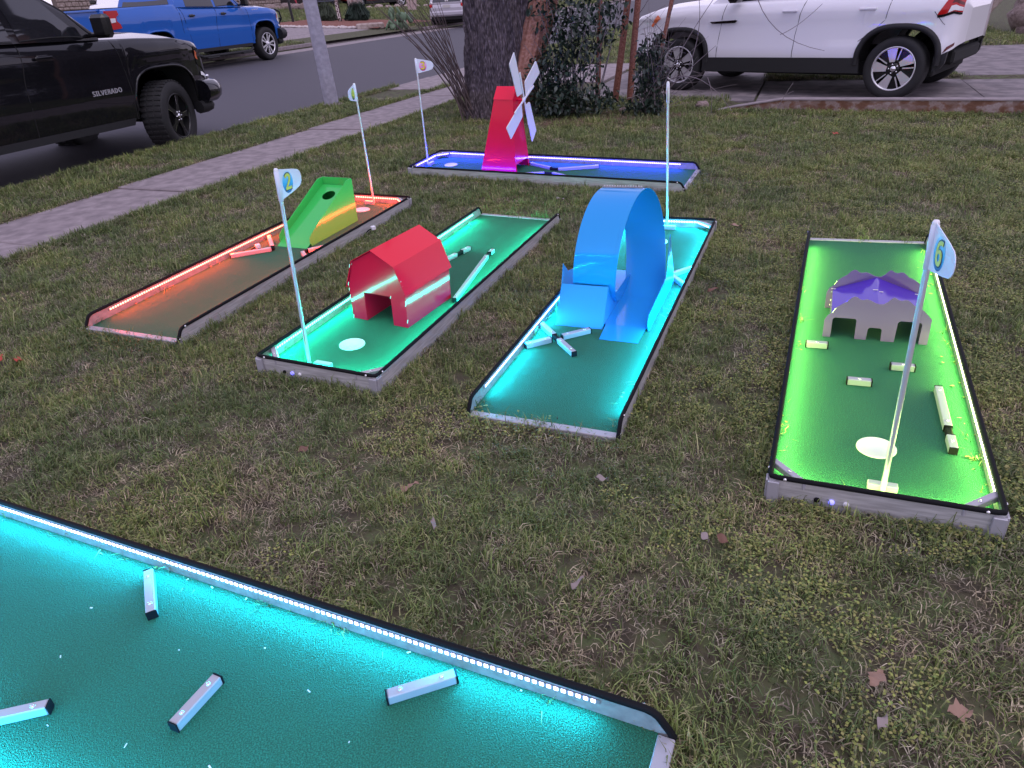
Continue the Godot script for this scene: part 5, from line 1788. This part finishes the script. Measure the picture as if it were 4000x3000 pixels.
	# --- stones at the foot
	for q in [[Vector3(2.08, 0.01, -9.25), 0.062, "fist sized pale stone in the grass under the bare twigs, left one"], [Vector3(2.63, 0.01, -9.23), 0.075, "pale stone in the grass under the bare twigs, right one by the kerb end"], [Vector3(1.62, 0.02, -9.2), 0.05, "pale stone half buried in leaf litter between the two shrubs"]]:
		rock("stone", q[2], "stone", q[0], q[1], M.rough_stone)
	# --- the street lamp pole
	var po := thing("lamp_pole", "mottled grey steel pole standing in the verge beside the street", "pole", at(Vector3(-2.545, 0, -11.665)))
	var st := new_st()
	tube(st, PackedVector3Array([Vector3(0, -0.1, 0), Vector3(-0.055, 1.2, 0.015), Vector3(-0.16, 3.6, 0.04), Vector3(-0.3, 6.8, 0.08)]), 0.112, 0.08, 24)
	obj("pole", st, M.pole_grey, po)
	st = new_st()
	lathe(st, [Vector2(0.16, -0.02), Vector2(0.155, 0.035), Vector2(0.12, 0.05), Vector2(0.11, 0.05)], 20)
	obj("footing", st, M.concrete, po)

func rock(called: String, label: String, cat: String, p: Vector3, size: float, mat: Material, squash := 0.7):
	var st := new_st()
	var nz := FastNoiseLite.new()
	nz.seed = int(p.x * 97.0 + p.z * 31.0)
	nz.frequency = 1.4
	var rows := []
	for i in 9:
		var ph := PI * i / 8.0
		var row := PackedVector3Array()
		for k in 14:
			var a := TAU * k / 14.0
			var d := Vector3(sin(ph) * cos(a), cos(ph), sin(ph) * sin(a))
			row.append(d * size * (1.0 + 0.45 * nz.get_noise_3d(d.x, d.y, d.z)) * Vector3(1.15, squash, 0.9))
		rows.append(row)
	sheet(st, rows, true)
	var o := obj(called, st, mat)
	o.transform = at(p + Vector3(0, size * squash * 0.45, 0))
	tag(o, label, cat)

# ------------------------------------------------------------------ the yard across the street
func make_far_yard():
	var r := RandomNumberGenerator.new()
	r.seed = 77
	# mulch bed
	var st := new_st()
	var rows := []
	for i in 25:
		var row := PackedVector3Array()
		for j in 13:
			var u := 27.9 + 5.4 * i / 24.0
			var n := -16.9 - 6.6 * j / 12.0
			row.append(street(u, n, ground_y(n) + 0.05 + r.randf_range(-0.02, 0.03)))
		rows.append(row)
	sheet(st, rows)
	struct("mulch_bed", st, M.mulch)
	# white pebble edging: too many and too small to tell apart
	var sm := new_st()
	lathe(sm, [Vector2(0.0001, 0.04), Vector2(0.04, 0.025), Vector2(0.055, 0.0), Vector2(0.04, -0.02), Vector2(0.0001, -0.03)], 8)
	var pm := mesh_of(sm)
	var xs := []
	var cs := []
	for i in 330:
		var a := r.randf()
		var p := Vector3(-9.6, 0, -34.2).lerp(Vector3(-5.6, 0, -32.75), a)
		var n := p.dot(SN)
		p += SU * r.randf_range(-0.25, 0.25) + SN * r.randf_range(-0.25, 0.25)
		p.y = ground_y(n) + 0.04
		xs.append(Transform3D(Basis(Vector3.UP, r.randf() * TAU).scaled(Vector3(r.randf_range(0.7, 1.7), r.randf_range(0.7, 1.5), r.randf_range(0.7, 1.7))), p))
		cs.append(Color.WHITE * r.randf_range(0.7, 1.1))
	scatter("white_pebbles", pm, M.pebble, xs, cs)
	# long border stone at the driveway corner
	st = new_st(-1)
	box(st, Transform3D(), Vector3(1.15, 0.26, 0.45), 0.05)
	var bs := obj("border_stone", st, M.stone)
	bs.transform = facing(Vector3(-5.0, 0.46, -32.7), Vector3(0.97, 0.0, -0.22))
	tag(bs, "long pale border stone at the corner of the far driveway and mulch bed", "stone")
	# house number post
	var post := thing("number_post", "wooden post with the white house number 5907 reading downward, across the street", "post", facing(Vector3(-7.06, 0.54, -37.22), Vector3(1, 0, 0.16)))
	st = new_st(-1)
	box(st, Transform3D(Basis(Vector3(0, 0, 1), 0.07), Vector3(-0.03, 0.44, 0)), Vector3(0.17, 0.92, 0.10), 0.015)
	obj("post", st, M.post_wood, post)
	st = new_st()
	lathe(st, [Vector2(0.07, 0.88), Vector2(0.08, 0.93), Vector2(0.05, 1.0), Vector2(0.0001, 1.02)], 12)
	obj("finial", st, M.rough_stone, post, at(Vector3(-0.06, 0, 0)))
	for i in 4:
		var tm := TextMesh.new()
		tm.text = ["5", "9", "0", "7"][i]
		var sf := SystemFont.new()
		sf.font_names = PackedStringArray(["Droid Serif"])
		sf.font_weight = 800
		tm.font = sf
		tm.font_size = 64
		tm.pixel_size = 0.21 / 46.0
		tm.depth = 0.012
		obj("numeral", tm, M.number_white, post, Transform3D(Basis(Vector3(0, 0, 1), 0.07), Vector3(-0.055 + 0.015 * i, 0.76 - 0.205 * i, 0.055)))
	# rosemary bushes
	for q in [["feathery grey green bush left of the house number post", Vector3(-7.95, 0.60, -38.2), 0.75, 0.85, Color(.055, .075, .045)], ["dark spiky evergreen bush right of the house number post", Vector3(-6.35, 0.55, -38.0), 0.7, 0.85, Color(.020, .040, .028)]]:
		var o := thing("bush", q[0], "bush", at(q[1]))
		var bm := blade_mesh(26, 0.12, 0.25, 0.5, 0.022, 0.5, 9, [q[4]])
		xs = []
		cs = []
		for i in 130:
			var a := r.randf() * TAU
			var d := sqrt(r.randf())
			xs.append(Transform3D((Basis(Vector3(sin(a), 0, -cos(a)), -0.75 * d) * Basis(Vector3.UP, r.randf() * TAU)).scaled(Vector3.ONE * r.randf_range(0.8, 1.7)), Vector3(cos(a) * d * q[2] * 0.8, r.randf_range(0.0, 0.32), sin(a) * d * q[2] * 0.6)))
			cs.append(Color.WHITE * r.randf_range(0.6, 1.3))
		scatter("foliage", bm, M.grass, xs, cs, o)
		st = new_st()
		for k in 3: tube(st, curve(Vector3(0.05 * k, -0.05, 0), Vector3(0.05 * k, 0.2, 0), Vector3(0.3 * (k - 1), 0.5, 0.05), 4), 0.02, 0.008, 5)
		obj("stem", st, M.twig, o, Transform3D(), "stuff")
	# pale two-stemmed trees
	for q in [["pale barked tree trunk with fluted stems beside the dark bush", Vector3(-7.66, 0.72, -45.7), 0.36], ["pale barked slim tree among stones beside the red car", Vector3(-4.75, 0.66, -49.2), 0.26]]:
		var o := thing("pale_tree", q[0], "tree", at(q[1]), "pale barked trees across the street")
		for k in 3:
			st = new_st()
			var b := Vector3((k - 1) * q[2] * 0.55, -0.1, 0.05 * k)
			tube(st, curve(b, b + Vector3((k - 1) * 0.12, 1.3, 0), b + Vector3((k - 1) * 0.7, 3.4, 0.2), 6), q[2] * 0.42, q[2] * 0.25, 10)
			obj("stem", st, M.white_bark, o)
	# black post of a mailbox or lamp
	var bp := thing("black_post", "thin black post standing in the mulch right of the blue pickup's nose", "post", at(Vector3(-9.35, 0.62, -37.4)))
	st = new_st()
	tube(st, PackedVector3Array([Vector3(0.02, -0.1, 0), Vector3(-0.12, 2.6, 0)]), 0.06, -1.0, 10)
	obj("shaft", st, M.post_black, bp)
	st = new_st()
	lathe(st, [Vector2(0.10, 0.0), Vector2(0.10, 0.04), Vector2(0.07, 0.08)], 12)
	obj("collar", st, M.post_black, bp)
	# cactus with flat pads
	var ca := thing("prickly_pear", "prickly pear cactus with flat grey green pads at the far kerb", "cactus", at(Vector3(-3.75, 0.30, -32.2)))
	mk("pad_green", Color(.13, .20, .12), 0.6)
	for i in 17:
		st = new_st()
		lathe(st, [Vector2(0.0001, 0.05), Vector2(0.10, 0.035), Vector2(0.17, 0.0), Vector2(0.10, -0.035), Vector2(0.0001, -0.05)], 14)
		var lvl := i / 7
		obj("pad", st, M.pad_green, ca, Transform3D(Basis(Vector3.UP, r.randf() * TAU) * Basis(Vector3(1, 0, 0), r.randf_range(1.0, 1.9)) * Basis().scaled(Vector3(0.9, 1, 1.25)), Vector3(r.randf_range(-0.62, 0.55), 0.14 + 0.24 * lvl + r.randf_range(0, 0.06), r.randf_range(-0.35, 0.3))))
	# stones by the red car
	for i in 9:
		rock("garden_rock", "%s pale garden rock from the left in the row below the red car" % ["first", "second", "third", "fourth", "fifth", "sixth", "seventh", "eighth", "ninth"][i], "rock", Vector3(-8.1 + 0.62 * i, 0.86 - 0.02 * i, -53.5 - 0.25 * i + r.randf_range(-0.3, 0.3)), r.randf_range(0.16, 0.30), M.stone)
	# long stone house: mortar wall, a skin of rubble stones, a wide dark opening, roof
	var hs := thing("stone_house", "stone faced house with a wide dark opening behind the blue pickup", "house", Transform3D(Basis(SU, Vector3.UP, SN).orthonormalized(), street(38.0, -36.2, 1.2)))
	for q in [[-9.0, -5.4, 0.0, 3.2], [3.6, 9.0, 0.0, 3.2], [-5.4, 3.6, 0.0, 0.62], [-5.4, 3.6, 2.6, 3.2]]:
		st = new_st(-1)
		box(st, at(Vector3((q[0] + q[1]) * 0.5, (q[2] + q[3]) * 0.5 - 0.3, -0.2)), Vector3(q[1] - q[0], q[3] - q[2], 0.3), 0.0)
		obj("wall", st, M.mortar, hs)
	st = new_st(-1)
	for q in [[-9.0, -5.5, 3.0], [3.7, 9.0, 3.0], [-5.5, 3.7, 0.55]]:
		var y := -0.3
		while y < q[2] - 0.3:
			var hgt := r.randf_range(0.14, 0.24)
			var x: float = q[0]
			while x < q[1] - 0.1:
				var w := minf(r.randf_range(0.18, 0.46), q[1] - x)
				box(st, Transform3D(Basis(Vector3(0, 0, 1), r.randf_range(-0.05, 0.05)), Vector3(x + w * 0.5, y + hgt * 0.5, -0.04 + r.randf_range(-0.015, 0.02))), Vector3(w - 0.03, hgt - 0.03, 0.1), 0.03)
				x += w
			y += hgt
	obj("facing_stones", st, M.stone, hs, Transform3D(), "stuff")
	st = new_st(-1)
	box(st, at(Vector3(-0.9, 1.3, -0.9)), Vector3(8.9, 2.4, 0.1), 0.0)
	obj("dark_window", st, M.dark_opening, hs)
	for x in [-5.35, 3.55]:
		st = new_st(-1)
		box(st, at(Vector3(x, 1.3, -0.03)), Vector3(0.14, 2.2, 0.1), 0.01)
		obj("window_frame", st, M.post_black, hs)
	for sg in [-1.0, 1.0]:
		st = new_st(-1)
		plate(st, [Vector3(-9.6, 2.75, -3.4 + sg * 4.0), Vector3(9.6, 2.75, -3.4 + sg * 4.0), Vector3(9.6, 4.3, -3.4), Vector3(-9.6, 4.3, -3.4)], 0.12, Vector3(0, 0.9, sg * 0.4))
		obj("roof", st, M.roof, hs)
	# carport behind the red car
	var cp := thing("carport", "dark carport and porch wall behind the red car", "carport", Transform3D(Basis(SU, Vector3.UP, SN).orthonormalized(), street(59.0, -38.5, 1.2)))
	for q in [["back_wall", Vector3(0, 1.4, -3.0), Vector3(23, 3.4, 0.2)], ["canopy", Vector3(0, 3.0, 0.5), Vector3(23, 0.2, 8.0)]]:
		st = new_st(-1)
		box(st, at(q[1]), q[2], 0.01)
		obj(q[0], st, M.dark_opening if q[0] == "back_wall" else M.roof, cp)
	for x in [-11.0, -4.0, 3.5, 11.0]:
		st = new_st(-1)
		box(st, at(Vector3(x, 1.3, 3.8)), Vector3(0.25, 3.4, 0.25), 0.02)
		obj("carport_post", st, M.stone, cp)
	# porch bench, tub and red stocking
	var be := thing("garden_bench", "blue grey slatted bench above the dark bush across the street", "bench", facing(Vector3(-11.4, 1.10, -54.6), Vector3(1, 0, 0.1)))
	for i in 4:
		st = new_st(-1)
		box(st, at(Vector3(0, 0.42, -0.2 + 0.13 * i)), Vector3(1.9, 0.04, 0.11), 0.008)
		obj("seat_slat", st, M.bench_blue, be)
		st = new_st(-1)
		box(st, at(Vector3(0, 0.55 + 0.13 * i, -0.30)), Vector3(1.9, 0.10, 0.04), 0.008)
		obj("back_slat", st, M.bench_blue, be)
	for x in [-0.8, 0.8]:
		st = new_st(-1)
		box(st, at(Vector3(x, 0.2, 0.15)), Vector3(0.07, 0.42, 0.07), 0.01)
		box(st, at(Vector3(x, 0.45, -0.26)), Vector3(0.07, 0.95, 0.07), 0.01)
		obj("leg", st, M.post_black, be, Transform3D(), "stuff")
	var so := thing("red_stocking", "small red cloth with a white pompom hanging behind the black post", "stocking", at(Vector3(-12.9, 1.2, -53.0)))
	st = new_st()
	tube(st, curve(Vector3(-0.3, 0.75, 0), Vector3(0.05, 0.85, 0), Vector3(0.12, 0.25, 0), 8), 0.16, 0.03, 10)
	obj("cloth", st, M.stocking_red, so)
	st = new_st()
	lathe(st, [Vector2(0.0001, 0.08), Vector2(0.07, 0.03), Vector2(0.07, -0.03), Vector2(0.0001, -0.08)], 10)
	obj("pompom", st, M.pebble, so, at(Vector3(0.12, 0.16, 0)))
	for i in 5:
		rock("porch_rock", "%s brown rubble rock from the left by the porch behind the black post" % ["first", "second", "third", "fourth", "fifth"][i], "rock", Vector3(-14.6 + 0.62 * i, 1.12, -52.6 + r.randf_range(-0.3, 0.2)), r.randf_range(0.32, 0.45), M.rough_stone)
	# top right corner: rough stone pier, leaning slab, teal bin
	var pi := thing("stone_pier", "rough grey rock wall at the photo's top right corner", "rock wall", at(Vector3(12.6, 0, -16.8)))
	for i in 26:
		st = new_st()
		var nz := FastNoiseLite.new()
		nz.seed = i
		nz.frequency = 1.2
		rows = []
		var sz := r.randf_range(0.22, 0.40)
		for a in 7:
			var row := PackedVector3Array()
			for k in 10:
				var d := Vector3(sin(PI * a / 6.0) * cos(TAU * k / 10.0), cos(PI * a / 6.0), sin(PI * a / 6.0) * sin(TAU * k / 10.0))
				row.append(d * sz * (1.0 + 0.5 * nz.get_noise_3d(d.x, d.y, d.z)))
			rows.append(row)
		sheet(st, rows, true)
		obj("rubble", st, M.rough_stone, pi, at(Vector3(-0.75 + 0.36 * (i % 5), 0.1 + 0.27 * (i / 5), 0.2 - 0.14 * (i / 5) + r.randf_range(-0.15, 0.15))))
	st = new_st(-1)
	box(st, Transform3D(Basis(Vector3(0, 0, 1), -0.7), Vector3(0, 0.75, 0)), Vector3(0.30, 1.7, 0.14), 0.02)
	var sl := obj("leaning_slab", st, M.stone)
	sl.position = Vector3(12.75, 0, -19.2)
	tag(sl, "pale slab leaning below the teal sheet at the top right corner", "slab")
	st = new_st(-1)
	prism(st, PackedVector2Array([Vector2(-0.6, 1.9), Vector2(0.62, 1.9), Vector2(0.62, 0.72), Vector2(0.45, 0.55), Vector2(-0.6, 1.25)]), 0.12, Transform3D())
	var te := obj("teal_sheet", st, M.teal)
	te.position = Vector3(13.0, 0, -19.6)
	tag(te, "teal blue sheet showing between the suv's tail and the rock wall", "sheet")

# ------------------------------------------------------------------ fallen leaves and small litter
func make_litter():
	var r := RandomNumberGenerator.new()
	r.seed = 5
	var list := [
		[Vector3(-0.358, 0, -1.812), 0.062, "leaf_tan", "large pale tan leaf on the lawn above the blue lane's glowing wall"],
		[Vector3(-0.26, 0, -1.569), 0.05, "leaf_grey", "oval grey leaf on the lawn just above the nearest blue wall"],
		[Vector3(0.568, 0, -1.453), 0.045, "leaf_brown", "reddish brown curled leaf left of the green lane's near end"],
		[Vector3(0.521, 0, -1.467), 0.04, "leaf_grey", "small whitish leaf beside the reddish brown one by the green lane"],
		[Vector3(0.757, 0, -0.963), 0.045, "leaf_tan", "tan leaf alone on the lawn in the bottom right of the photo"],
		[Vector3(0.277, 0, -1.81), 0.045, "leaf_grey", "pale leaf on the lawn between the sky blue lane's end and the green lane"],
		[Vector3(3.31, 0, -6.955), 0.10, "leaf_red", "red maple leaf on the grass in front of the rusty driveway kerb"],
		[Vector3(1.512, 0, -4.323), 0.075, "leaf_tan", "tan leaf on the grass right of the loop lane's far corner"],
		[Vector3(-2.329, 0, -2.95), 0.05, "leaf_red", "bright red leaf at the left side of the lawn"],
		[Vector3(-2.43, 0, -2.984), 0.045, "leaf_red", "red leaf touching the left edge of the photo"],
		[Vector3(0.138, 0, -1.291), 0.045, "leaf_grey", "narrow grey leaf on the lawn above the blue lane's open corner"],
		[Vector3(0.893, 0, -0.881), 0.05, "leaf_tan", "tan leaf nearest the bottom right corner of the photo"],
		[Vector3(0.714, 0, -0.856), 0.045, "leaf_grey", "grey leaf at the bottom of the photo right of the blue lane"],
		[Vector3(-0.77, 0, -2.071), 0.05, "leaf_brown", "dark brown twisted leaf on the lawn below the barn lane"],
		[Vector3(1.073, 0, -3.312), 0.055, "leaf_brown", "brown leaf on the grass right of the loop"],
		[Vector3(0.46, 0, -5.274), 0.08, "leaf_grey", "pale leaf on the grass between the loop and the windmill lane"]]
	for q in list:
		var st := new_st()
		var rows := []
		var L: float = q[1]
		var lobed: bool = q[2] == "leaf_red" or q[2] == "leaf_tan"
		for i in 9:
			var t := i / 8.0
			var hw := L * 0.9 * (0.42 if lobed else 0.26) * sin(PI * clampf(t * 0.94 + 0.03, 0.0, 1.0)) * (1.0 + (0.35 * sin(t * 17.0) if lobed else 0.0))
			rows.append(PackedVector3Array([Vector3(L * (t - 0.5), 0.010 * sin(t * 5.0) + 0.2 * hw, -hw), Vector3(L * (t - 0.5), 0.006 * sin(t * 4.0), 0), Vector3(L * (t - 0.5), 0.008 * cos(t * 6.0) + 0.25 * hw, hw)]))
		sheet(st, rows)
		var o := obj("fallen_leaf", st, M[q[2]])
		o.transform = Transform3D(Basis(Vector3.UP, r.randf() * TAU) * Basis(Vector3(1, 0, 0), r.randf_range(-0.4, 0.4)), q[0] + Vector3(0, 0.036 + lane_pull(q[0].x, q[0].z), 0))
		tag(o, q[3], "leaf", "fallen leaves on the lawn")
	for q in [[Vector3(-1.629, 0.02, -4.472), "small white plug lying in the grass beside the orange lane's left wall"], [Vector3(-0.90, 0.015, -4.74), "small white plug in the grass between the orange and barn lanes"]]:
		var t := thing("plug", q[1], "plug", at(q[0], 0.6))
		var st := new_st(-1)
		box(st, at(Vector3(0, 0.022, 0)), Vector3(0.032, 0.028, 0.026), 0.004)
		obj("plug_body", st, M.white_plastic, t)
		st = new_st()
		tube(st, curve(Vector3(-0.015, 0.018, 0), Vector3(-0.05, 0.02, 0.01), Vector3(-0.09, -0.01, 0.03), 5), 0.004, -1.0, 6)
		obj("lead", st, M.black_rubber, t)
	# crumbs on the nearest lane
	var st := new_st(-1)
	for q in [[1.32, -0.10], [1.05, 0.02], [0.98, -0.12], [1.20, 0.16], [1.52, -0.18], [1.86, -0.05], [1.62, 0.1], [2.2, -0.02], [1.41, 0.13], [1.9, 0.08], [1.15, -0.29], [1.24, -0.29], [1.36, -0.29], [1.86, -0.292], [2.15, -0.29], [1.7, -0.12]]:
		var p: Vector3 = LT[1] * Vector3(q[0], TURF + 0.004, q[1])
		box(st, Transform3D(Basis(Vector3.UP, r.randf() * TAU), p), Vector3(r.randf_range(0.003, 0.012), 0.002, r.randf_range(0.002, 0.004)), 0.0006)
	obj("turf_crumbs", st, M.chipped, null, Transform3D(), "stuff")

# ------------------------------------------------------------------ grass
func in_lane(x: float, z: float, grow: float) -> bool:
	for k in LT:
		var T: Transform3D = LT[k]
		var dx := x - T.origin.x
		var dz := z - T.origin.z
		var s := dx * T.basis.x.x + dz * T.basis.x.z
		var w := dx * T.basis.z.x + dz * T.basis.z.z
		if s > -0.012 - grow and s < LEN + grow and absf(w) < HW + 0.012 + grow: return true
	return false

func on_lawn(u: float, n: float) -> bool:
	if n < -7.06: return false
	if u < 12.25 and n < -4.93 and n > -5.93: return false
	if u > 11.58 and n < -3.18 and u < 15.22: return false
	if u > 10.33 and u < 14.02 and n < -0.6: return false
	if u > 9.1 and n >= -0.62 and u < 12.37 and n < 7.4: return false
	if n > -0.95 and u > 9.02: return u > 12.37 and not (u > 12.6 and u < 17.3 and n > 2.08)
	return true

func make_grass():
	var r := RandomNumberGenerator.new()
	r.seed = 99
	var big := FastNoiseLite.new()
	big.seed = 8
	big.frequency = 0.55
	big.fractal_octaves = 3
	var dry := FastNoiseLite.new()
	dry.seed = 21
	dry.frequency = 1.5
	dry.fractal_octaves = 4
	var clo := FastNoiseLite.new()
	clo.seed = 33
	clo.frequency = 1.1
	clo.fractal_octaves = 3
	var G := [Color(.125, .17, .045), Color(.085, .135, .038), Color(.17, .21, .065), Color(.29, .28, .14)]
	var D := [Color(.30, .25, .155), Color(.19, .145, .105), Color(.42, .36, .25), Color(.13, .10, .07)]
	var C := [Color(.22, .25, .06), Color(.32, .30, .10), Color(.13, .19, .045)]
	var kinds := {
		"grass": [blade_mesh(26, 0.055, 0.018, 0.052, 0.0032, 1.1, 1, G), blade_mesh(26, 0.06, 0.015, 0.042, 0.0034, 1.5, 2, G), blade_mesh(22, 0.05, 0.025, 0.07, 0.0034, 0.9, 3, G)],
		"dry_grass": [blade_mesh(24, 0.06, 0.008, 0.032, 0.0036, 2.6, 4, D), blade_mesh(20, 0.06, 0.010, 0.040, 0.0030, 2.0, 5, D)],
		"clover": [blade_mesh(20, 0.055, 0.008, 0.032, 0.0055, 0.8, 6, C, true)],
		"tall_grass": [blade_mesh(30, 0.06, 0.05, 0.12, 0.0045, 0.9, 7, G)]}
	var put := {}
	for k in kinds:
		for i in kinds[k].size(): put[k + str(i)] = [[], []]
	var plant := func(x: float, z: float, y: float, scale: float, n: float):
		var dv := dry.get_noise_2d(x, z) + 0.35 * big.get_noise_2d(x * 1.3 + 9.0, z * 1.3)
		var cv := clo.get_noise_2d(x, z) + clampf((x - 0.2) * 0.25 - absf(z + 1.6) * 0.12, -0.35, 0.3)
		var q := r.randf()
		var key := "grass" + str(r.randi() % 3)
		if q < clampf(0.27 + dv * 1.0, 0.10, 0.62): key = "dry_grass" + str(r.randi() % 2)
		elif q > 1.0 - clampf(0.05 + cv * 0.95, 0.0, 0.6):
			put["clover0"][0].append(Transform3D(Basis(Vector3.UP, r.randf() * TAU).scaled(Vector3.ONE * scale), Vector3(x, y + 0.004, z)))
			put["clover0"][1].append(Color.WHITE * r.randf_range(0.7, 1.3))
		elif r.randf() < 0.004: key = "tall_grass0"
		var b := big.get_noise_2d(x * 2.2, z * 2.2)
		var v := (1.0 + 0.3 * b) * r.randf_range(0.6, 1.42)
		var c := Color(v * (1.0 + 0.12 * b), v, v * (1.0 - 0.1 * b))
		put[key][0].append(Transform3D((Basis(Vector3.UP, r.randf() * TAU) * Basis(Vector3(1, 0, 0), r.randf_range(-0.25, 0.25))).scaled(Vector3(scale, scale * r.randf_range(0.75, 1.25), scale)), Vector3(x, y, z)))
		put[key][1].append(c)
	# near lawn: density falls with distance from where people stand
	for i in 155000:
		var x := r.randf_range(-6.5, 6.8)
		var z := r.randf_range(-13.5, -0.35)
		var d := Vector2(x, z).length()
		var keep := clampf(3.4 / d, 0.34, 1.0)
		if r.randf() > keep: continue
		if absf(x) > absf(z) * 0.86 + 1.0: continue
		var p := Vector3(x, 0, z)
		var u := p.dot(SU)
		var n := p.dot(SN)
		if not on_lawn(u, n) or in_lane(x, z, 0.0): continue
		var sc := 0.85 + clampf((d - 3.0) * 0.09, 0.0, 0.65)
		if n < -5.9: sc *= 1.15
		plant.call(x, z, lane_pull(x, z), sc, n)
	# grass that leans over the sidewalk and kerb edges
	for i in 7500:
		var u := r.randf_range(-2.0, 12.0)
		var n: float = [-4.90, -5.96, -7.05][r.randi() % 3] + r.randfn(0.0, 0.025)
		var p := street(u, n)
		plant.call(p.x, p.z, 0.008, r.randf_range(0.9, 1.5), n)
	# along the kerb of the driveway and the lanes' skirts
	for i in 900:
		var p := Vector3(2.75, 0, -8.80).lerp(Vector3(6.2, 0, -6.9), r.randf()) + Vector3(r.randf_range(-0.05, 0.05), 0, r.randf_range(-0.02, 0.12))
		plant.call(p.x, p.z, 0.0, r.randf_range(1.0, 1.7), 0.0)
	for k in LT:
		var T: Transform3D = LT[k]
		for i in 420:
			var s := r.randf_range(-0.04, LEN + 0.03)
			var w := (HW + r.randf_range(0.012, 0.04)) * (1.0 if r.randf() < 0.5 else -1.0)
			if i % 4 == 0:
				s = LEN + r.randf_range(0.008, 0.03) if i % 8 == 0 else -r.randf_range(0.02, 0.05)
				w = r.randf_range(-HW, HW)
			var p := T * Vector3(s, 0, w)
			if in_lane(p.x, p.z, 0.0): continue
			plant.call(p.x, p.z, lane_pull(p.x, p.z), r.randf_range(0.8, 1.35), 0.0)
	# coarser grass on the far lawns
	for i in 16000:
		var u := r.randf_range(14.0, 34.0)
		var n := r.randf_range(-7.0, 4.0)
		if not on_lawn(u, n): continue
		var p := street(u, n)
		plant.call(p.x, p.z, -0.01, r.randf_range(1.6, 2.6), n)
	for i in 26000:
		var u := r.randf_range(20.0, 70.0)
		var n := r.randf_range(-35.0, -15.7)
		if u < 29.4 and n > -24.0 and not (u < 21.3 and n > -16.3): continue
		if u > 27.7 and u < 33.4 and n < -16.8 and n > -23.6: continue
		if u < 27.8 and n < -15.7 and u > 21.3: continue
		var p := street(u, n)
		plant.call(p.x, p.z, ground_y(n), r.randf_range(2.2, 4.0), n)
	for i in 900:
		var u := r.randf_range(12.0, 21.2)
		var n := r.randf_range(-16.3, -15.68)
		var p := street(u, n)
		plant.call(p.x, p.z, ground_y(n), r.randf_range(1.5, 2.4), n)
	# leaf litter under the shrubs
	for i in 900:
		var a := r.randf() * TAU
		var d := sqrt(r.randf())
		var x := 1.35 + cos(a) * d * 0.95
		var z := -8.85 + sin(a) * d * 0.42
		put["dry_grass" + str(i % 2)][0].append(Transform3D(Basis(Vector3.UP, a * 7.0).scaled(Vector3(1.2, 0.9, 1.2)), Vector3(x, 0.008, z)))
		put["dry_grass" + str(i % 2)][1].append(Color(0.95, 0.72, 0.75) * r.randf_range(0.6, 1.3))
	for k in kinds:
		for i in kinds[k].size():
			var q: Array = put[k + str(i)]
			if q[0].size(): scatter(k, kinds[k][i], M.grass, q[0], q[1])
